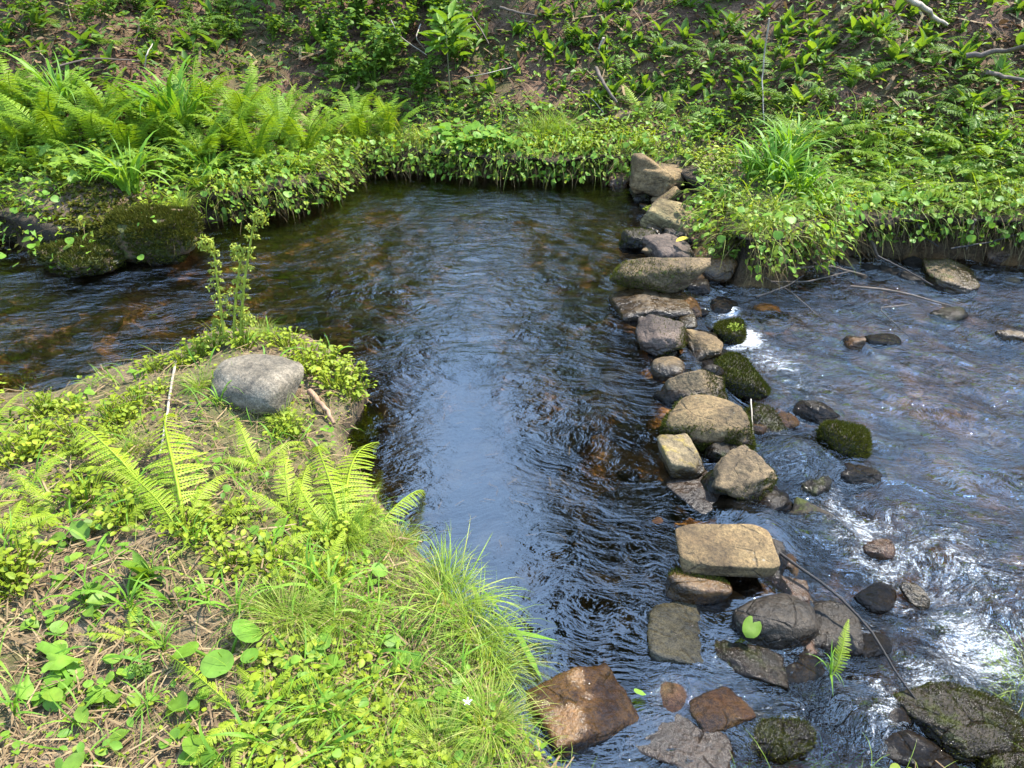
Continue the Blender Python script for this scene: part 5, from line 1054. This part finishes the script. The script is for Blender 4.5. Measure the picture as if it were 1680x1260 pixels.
# growth hanging over the lip of the far bank and along the spit
def edge_stuff(name, label, cat, tmpls, n, line, seed, scale, mat, off, zr, pitch, out=None, x=(-6, 7)):
    r = np.random.default_rng(seed); Lp = np.array([p for p in line if x[0] < p[0] < x[1]]); sg = np.linalg.norm(np.diff(Lp, axis=0), axis=1); cum = np.concatenate([[0], np.cumsum(sg)])
    s = r.uniform(0, cum[-1], n); k = np.clip(np.searchsorted(cum, s)-1, 0, len(sg)-1); u = (s-cum[k])/sg[k]; P = Lp[k]+(Lp[k+1]-Lp[k])*u[:, None]
    T = (Lp[k+1]-Lp[k])/sg[k][:, None]; N = np.stack([-T[:, 1], T[:, 0]], -1)
    if out is None: N = N*np.sign(sdist(P[:, 0]+N[:, 0]*.1, P[:, 1]+N[:, 1]*.1, B_))[:, None]*-1     # away from the bank, over the water
    else: N = N*out
    d = r.uniform(*off, n); Q = P+N*d[:, None]; z = r.uniform(*zr, n)*(.75+.5*vnoise(Q[:, 0]*4, Q[:, 1]*4, 5)); yaw = np.arctan2(-N[:, 0], N[:, 1])+r.normal(0, .7, n); g = Geo(); wh = r.integers(0, len(tmpls), n)
    X = np.concatenate([Q, z[:, None]], 1)
    far_ = np.hypot(Q[:, 0]-at(1105, 340, 0)[0], Q[:, 1]-at(1105, 340, 0)[1]) > .36; bl = np.hypot(Q[:, 0]-at(190, 395, 0)[0], (Q[:, 1]-at(190, 395, 0)[1])*1.5)
    far_ &= (bl > .72) | (r.random(n) < .06); X, yaw, wh = X[far_], yaw[far_], wh[far_]
    for i, (V, F) in enumerate(tmpls):
        m = wh == i; g.scatter(V, F, X[m], eulers(yaw[m], r.uniform(*pitch, m.sum()), r.uniform(-.5, .5, m.sum()), r.uniform(*scale, m.sum())))
    return tag(obj(name, g.mesh(name, M[mat])), label, cat, None, 'stuff')
edge_stuff('hanging_grass', 'dead grass and roots hanging under the lip of the far bank', 'dead grass', [BF, BF2], 2600, B_[1:-3], 101, (.10, .34), 'deadgrass', (-.05, .17), (.04, .24), (-1.9, -.7))
edge_stuff('moss_carpet', 'dark moss and rootlets on the cut face of the far bank', 'moss', [L_small], 9000, B_[1:-3], 104, (.015, .04), 'moss', (-.04, .10), (.0, .24), (-1.6, .6))
edge_stuff('hanging_grass', 'roots and dead stalks on the undercut bank beyond the fast water', 'roots', [BF, BF2, strip], 2600, B_[1:-3], 105, (.06, .26), 'deadgrass', (-.03, .16), (.0, .22), (-2.0, -.2), x=(1.3, 7))
edge_stuff('hanging_grass', 'green grass drooping over the lip of the far bank', 'grass', [BF, BF2, B4], 1700, B_[1:-3], 102, (.10, .42), 'sedge', (-.15, .14), (.14, .28), (-1.3, .1))
edge_stuff('ground_cover', 'leafy growth spilling over the lip of the far bank', 'ground cover', [L_heart, L_oval, L_lobed3], 3600, B_[1:-3], 103, (.015, .06), 'heart', (-.06, .27), (.05, .36), (-1.2, .3))
edge_stuff('ground_cover', 'fine bright leaves trailing over the lip of the far bank', 'ground cover', [L_oval, L_small, L_lobed3], 5200, B_[1:-3], 106, (.012, .045), 'small', (-.06, .25), (.04, .36), (-1.2, .3))
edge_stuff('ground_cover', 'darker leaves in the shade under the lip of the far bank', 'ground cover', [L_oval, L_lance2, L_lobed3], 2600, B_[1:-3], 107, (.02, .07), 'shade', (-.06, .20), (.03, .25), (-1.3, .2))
# straws drifting on the pool
r = np.random.default_rng(9); pts = ipoly(75, [(620, 640), (930, 620), (980, 900), (760, 920), (660, 850)], 90); P = at(pts[:, 0], pts[:, 1], .006); g = Geo()
g.scatter(strip[0]*np.array([.8, 1, .06]), strip[1], P, eulers(r.uniform(0, TAU, 75), 0, 0, r.uniform(.015, .06, 75))); tag(obj('floating_straw', g.mesh('floating_straw', M['straw'])), 'tiny pale straws drifting on the calm pool', 'straw', None, 'stuff')

# ------------------------------------------------------------------ the trees beyond the slope
def tree_meshes(seed, h, base, rad, n):
    r = np.random.default_rng(seed); g = Geo(); tube(g, [(0, 0, -.3), (.05, 0, h*.5), (0, .05, h)], [h*.016+.05, h*.010+.03, .015], 9); t = g.mesh('trunk', M['trunk'])
    z = base+(h-base)*r.uniform(0, 1, n)**1.2; a = r.uniform(0, TAU, n); L = rad*(1-(z-base)/(h-base))**.8*r.uniform(.5, 1.1, n)+.15
    g = Geo(); sp = leaf_t(.5, lance, 3, .2, .5)
    for i in range(n):
        k = 16; u = r.uniform(.15, 1., k)*L[i]; q = np.stack([np.cos(a[i])*u, np.sin(a[i])*u, z[i]-.16*u*u/rad+.05*u], -1)+r.normal(0, .10, (k, 3))
        g.scatter(sp[0], sp[1], q, eulers(a[i]-math.pi/2+r.normal(0, .7, k), r.uniform(-.6, .2, k), r.uniform(-.5, .5, k), r.uniform(.35, .7, k)))
    return t, g.mesh('crown', M['conifer'])
T1 = tree_meshes(1, 13, 1.6, 2.5, 380); T2 = tree_meshes(2, 15, 6.5, 2.2, 34)
TREES = ((-9.0, 13.0, 0, 1.), (-6.2, 12.2, 0, .95), (-4.2, 13.6, 0, 1.1), (-11.5, 10.5, 0, 1.), (-13, 7.5, 0, 1.), (3.9, 12.0, 1, 1.), (10.5, 12.5, 1, .95), (15., 14., 0, 1.2), (3.6, 15.5, 0, 1.45), (15.5, 13.0, 0, 1.35), (16., 10., 0, 1.3), (-8., 15., 0, 1.4), (-15., 12., 0, 1.4))
for i, (x, y, k, s) in enumerate(TREES):
    e = empty('conifer_tree', (x, y, float(hz(x, y)))); e.rotation_euler = (0, 0, i*1.3); e.scale = (s,)*3
    tag(e, 'dark conifer standing beyond the top of the slope', 'tree', 'conifers beyond the slope')
    obj('trunk', (T1, T2)[k][0], e); obj('crown', (T1, T2)[k][1], e)

# ------------------------------------------------------------------ light
SUN = Vector((.62, .34, 1.02)).normalized()
sun = bpy.data.lights.new('sun', 'SUN'); sun.energy = 4.2; sun.angle = R(.55); sun.color = (1., .95, .86)
so = bpy.data.objects.new('sun', sun); COL.objects.link(so); so.rotation_euler = SUN.to_track_quat('Z', 'Y').to_euler(); so.location = (6, 4, 12)
w = bpy.data.worlds.new('World'); sc.world = w; w.use_nodes = True; t = w.node_tree; bg = t.nodes['Background']
sky = t.nodes.new('ShaderNodeTexSky'); sky.sky_type = 'NISHITA'; sky.sun_disc = False; sky.sun_elevation = math.asin(SUN.z); sky.sun_rotation = math.atan2(SUN.x, SUN.y); sky.dust_density = .4; sky.ozone_density = 2.0; sky.altitude = 700
tc = t.nodes.new('ShaderNodeTexCoord'); cn = t.nodes.new('ShaderNodeTexNoise'); cn.inputs['Scale'].default_value = 2.6; cn.inputs['Detail'].default_value = 6; cn.inputs['Roughness'].default_value = .6; cn.inputs['Distortion'].default_value = .4
cr = t.nodes.new('ShaderNodeValToRGB'); cr.color_ramp.elements[0].position = .40; cr.color_ramp.elements[0].color = (.42,)*3+(1,); cr.color_ramp.elements[1].position = .68; cr.color_ramp.elements[1].color = (.85,)*3+(1,)
mx = t.nodes.new('ShaderNodeMix'); mx.data_type = 'RGBA'; mx.inputs[7].default_value = (3.6, 5.6, 8.8, 1)
t.links.new(tc.outputs['Generated'], cn.inputs['Vector']); t.links.new(cn.outputs['Fac'], cr.inputs[0]); t.links.new(cr.outputs[0], mx.inputs[0]); t.links.new(sky.outputs[0], mx.inputs[6]); t.links.new(mx.outputs[2], bg.inputs[0]); bg.inputs[1].default_value = .15
sc.view_settings.view_transform = 'Standard'; sc.view_settings.look = 'None'; sc.view_settings.gamma = 1.; sc.view_settings.exposure = 1.75
sc.render.engine = 'CYCLES'; sc.cycles.max_bounces = 8; sc.cycles.transparent_max_bounces = 12; sc.cycles.caustics_reflective = False; sc.cycles.caustics_refractive = False
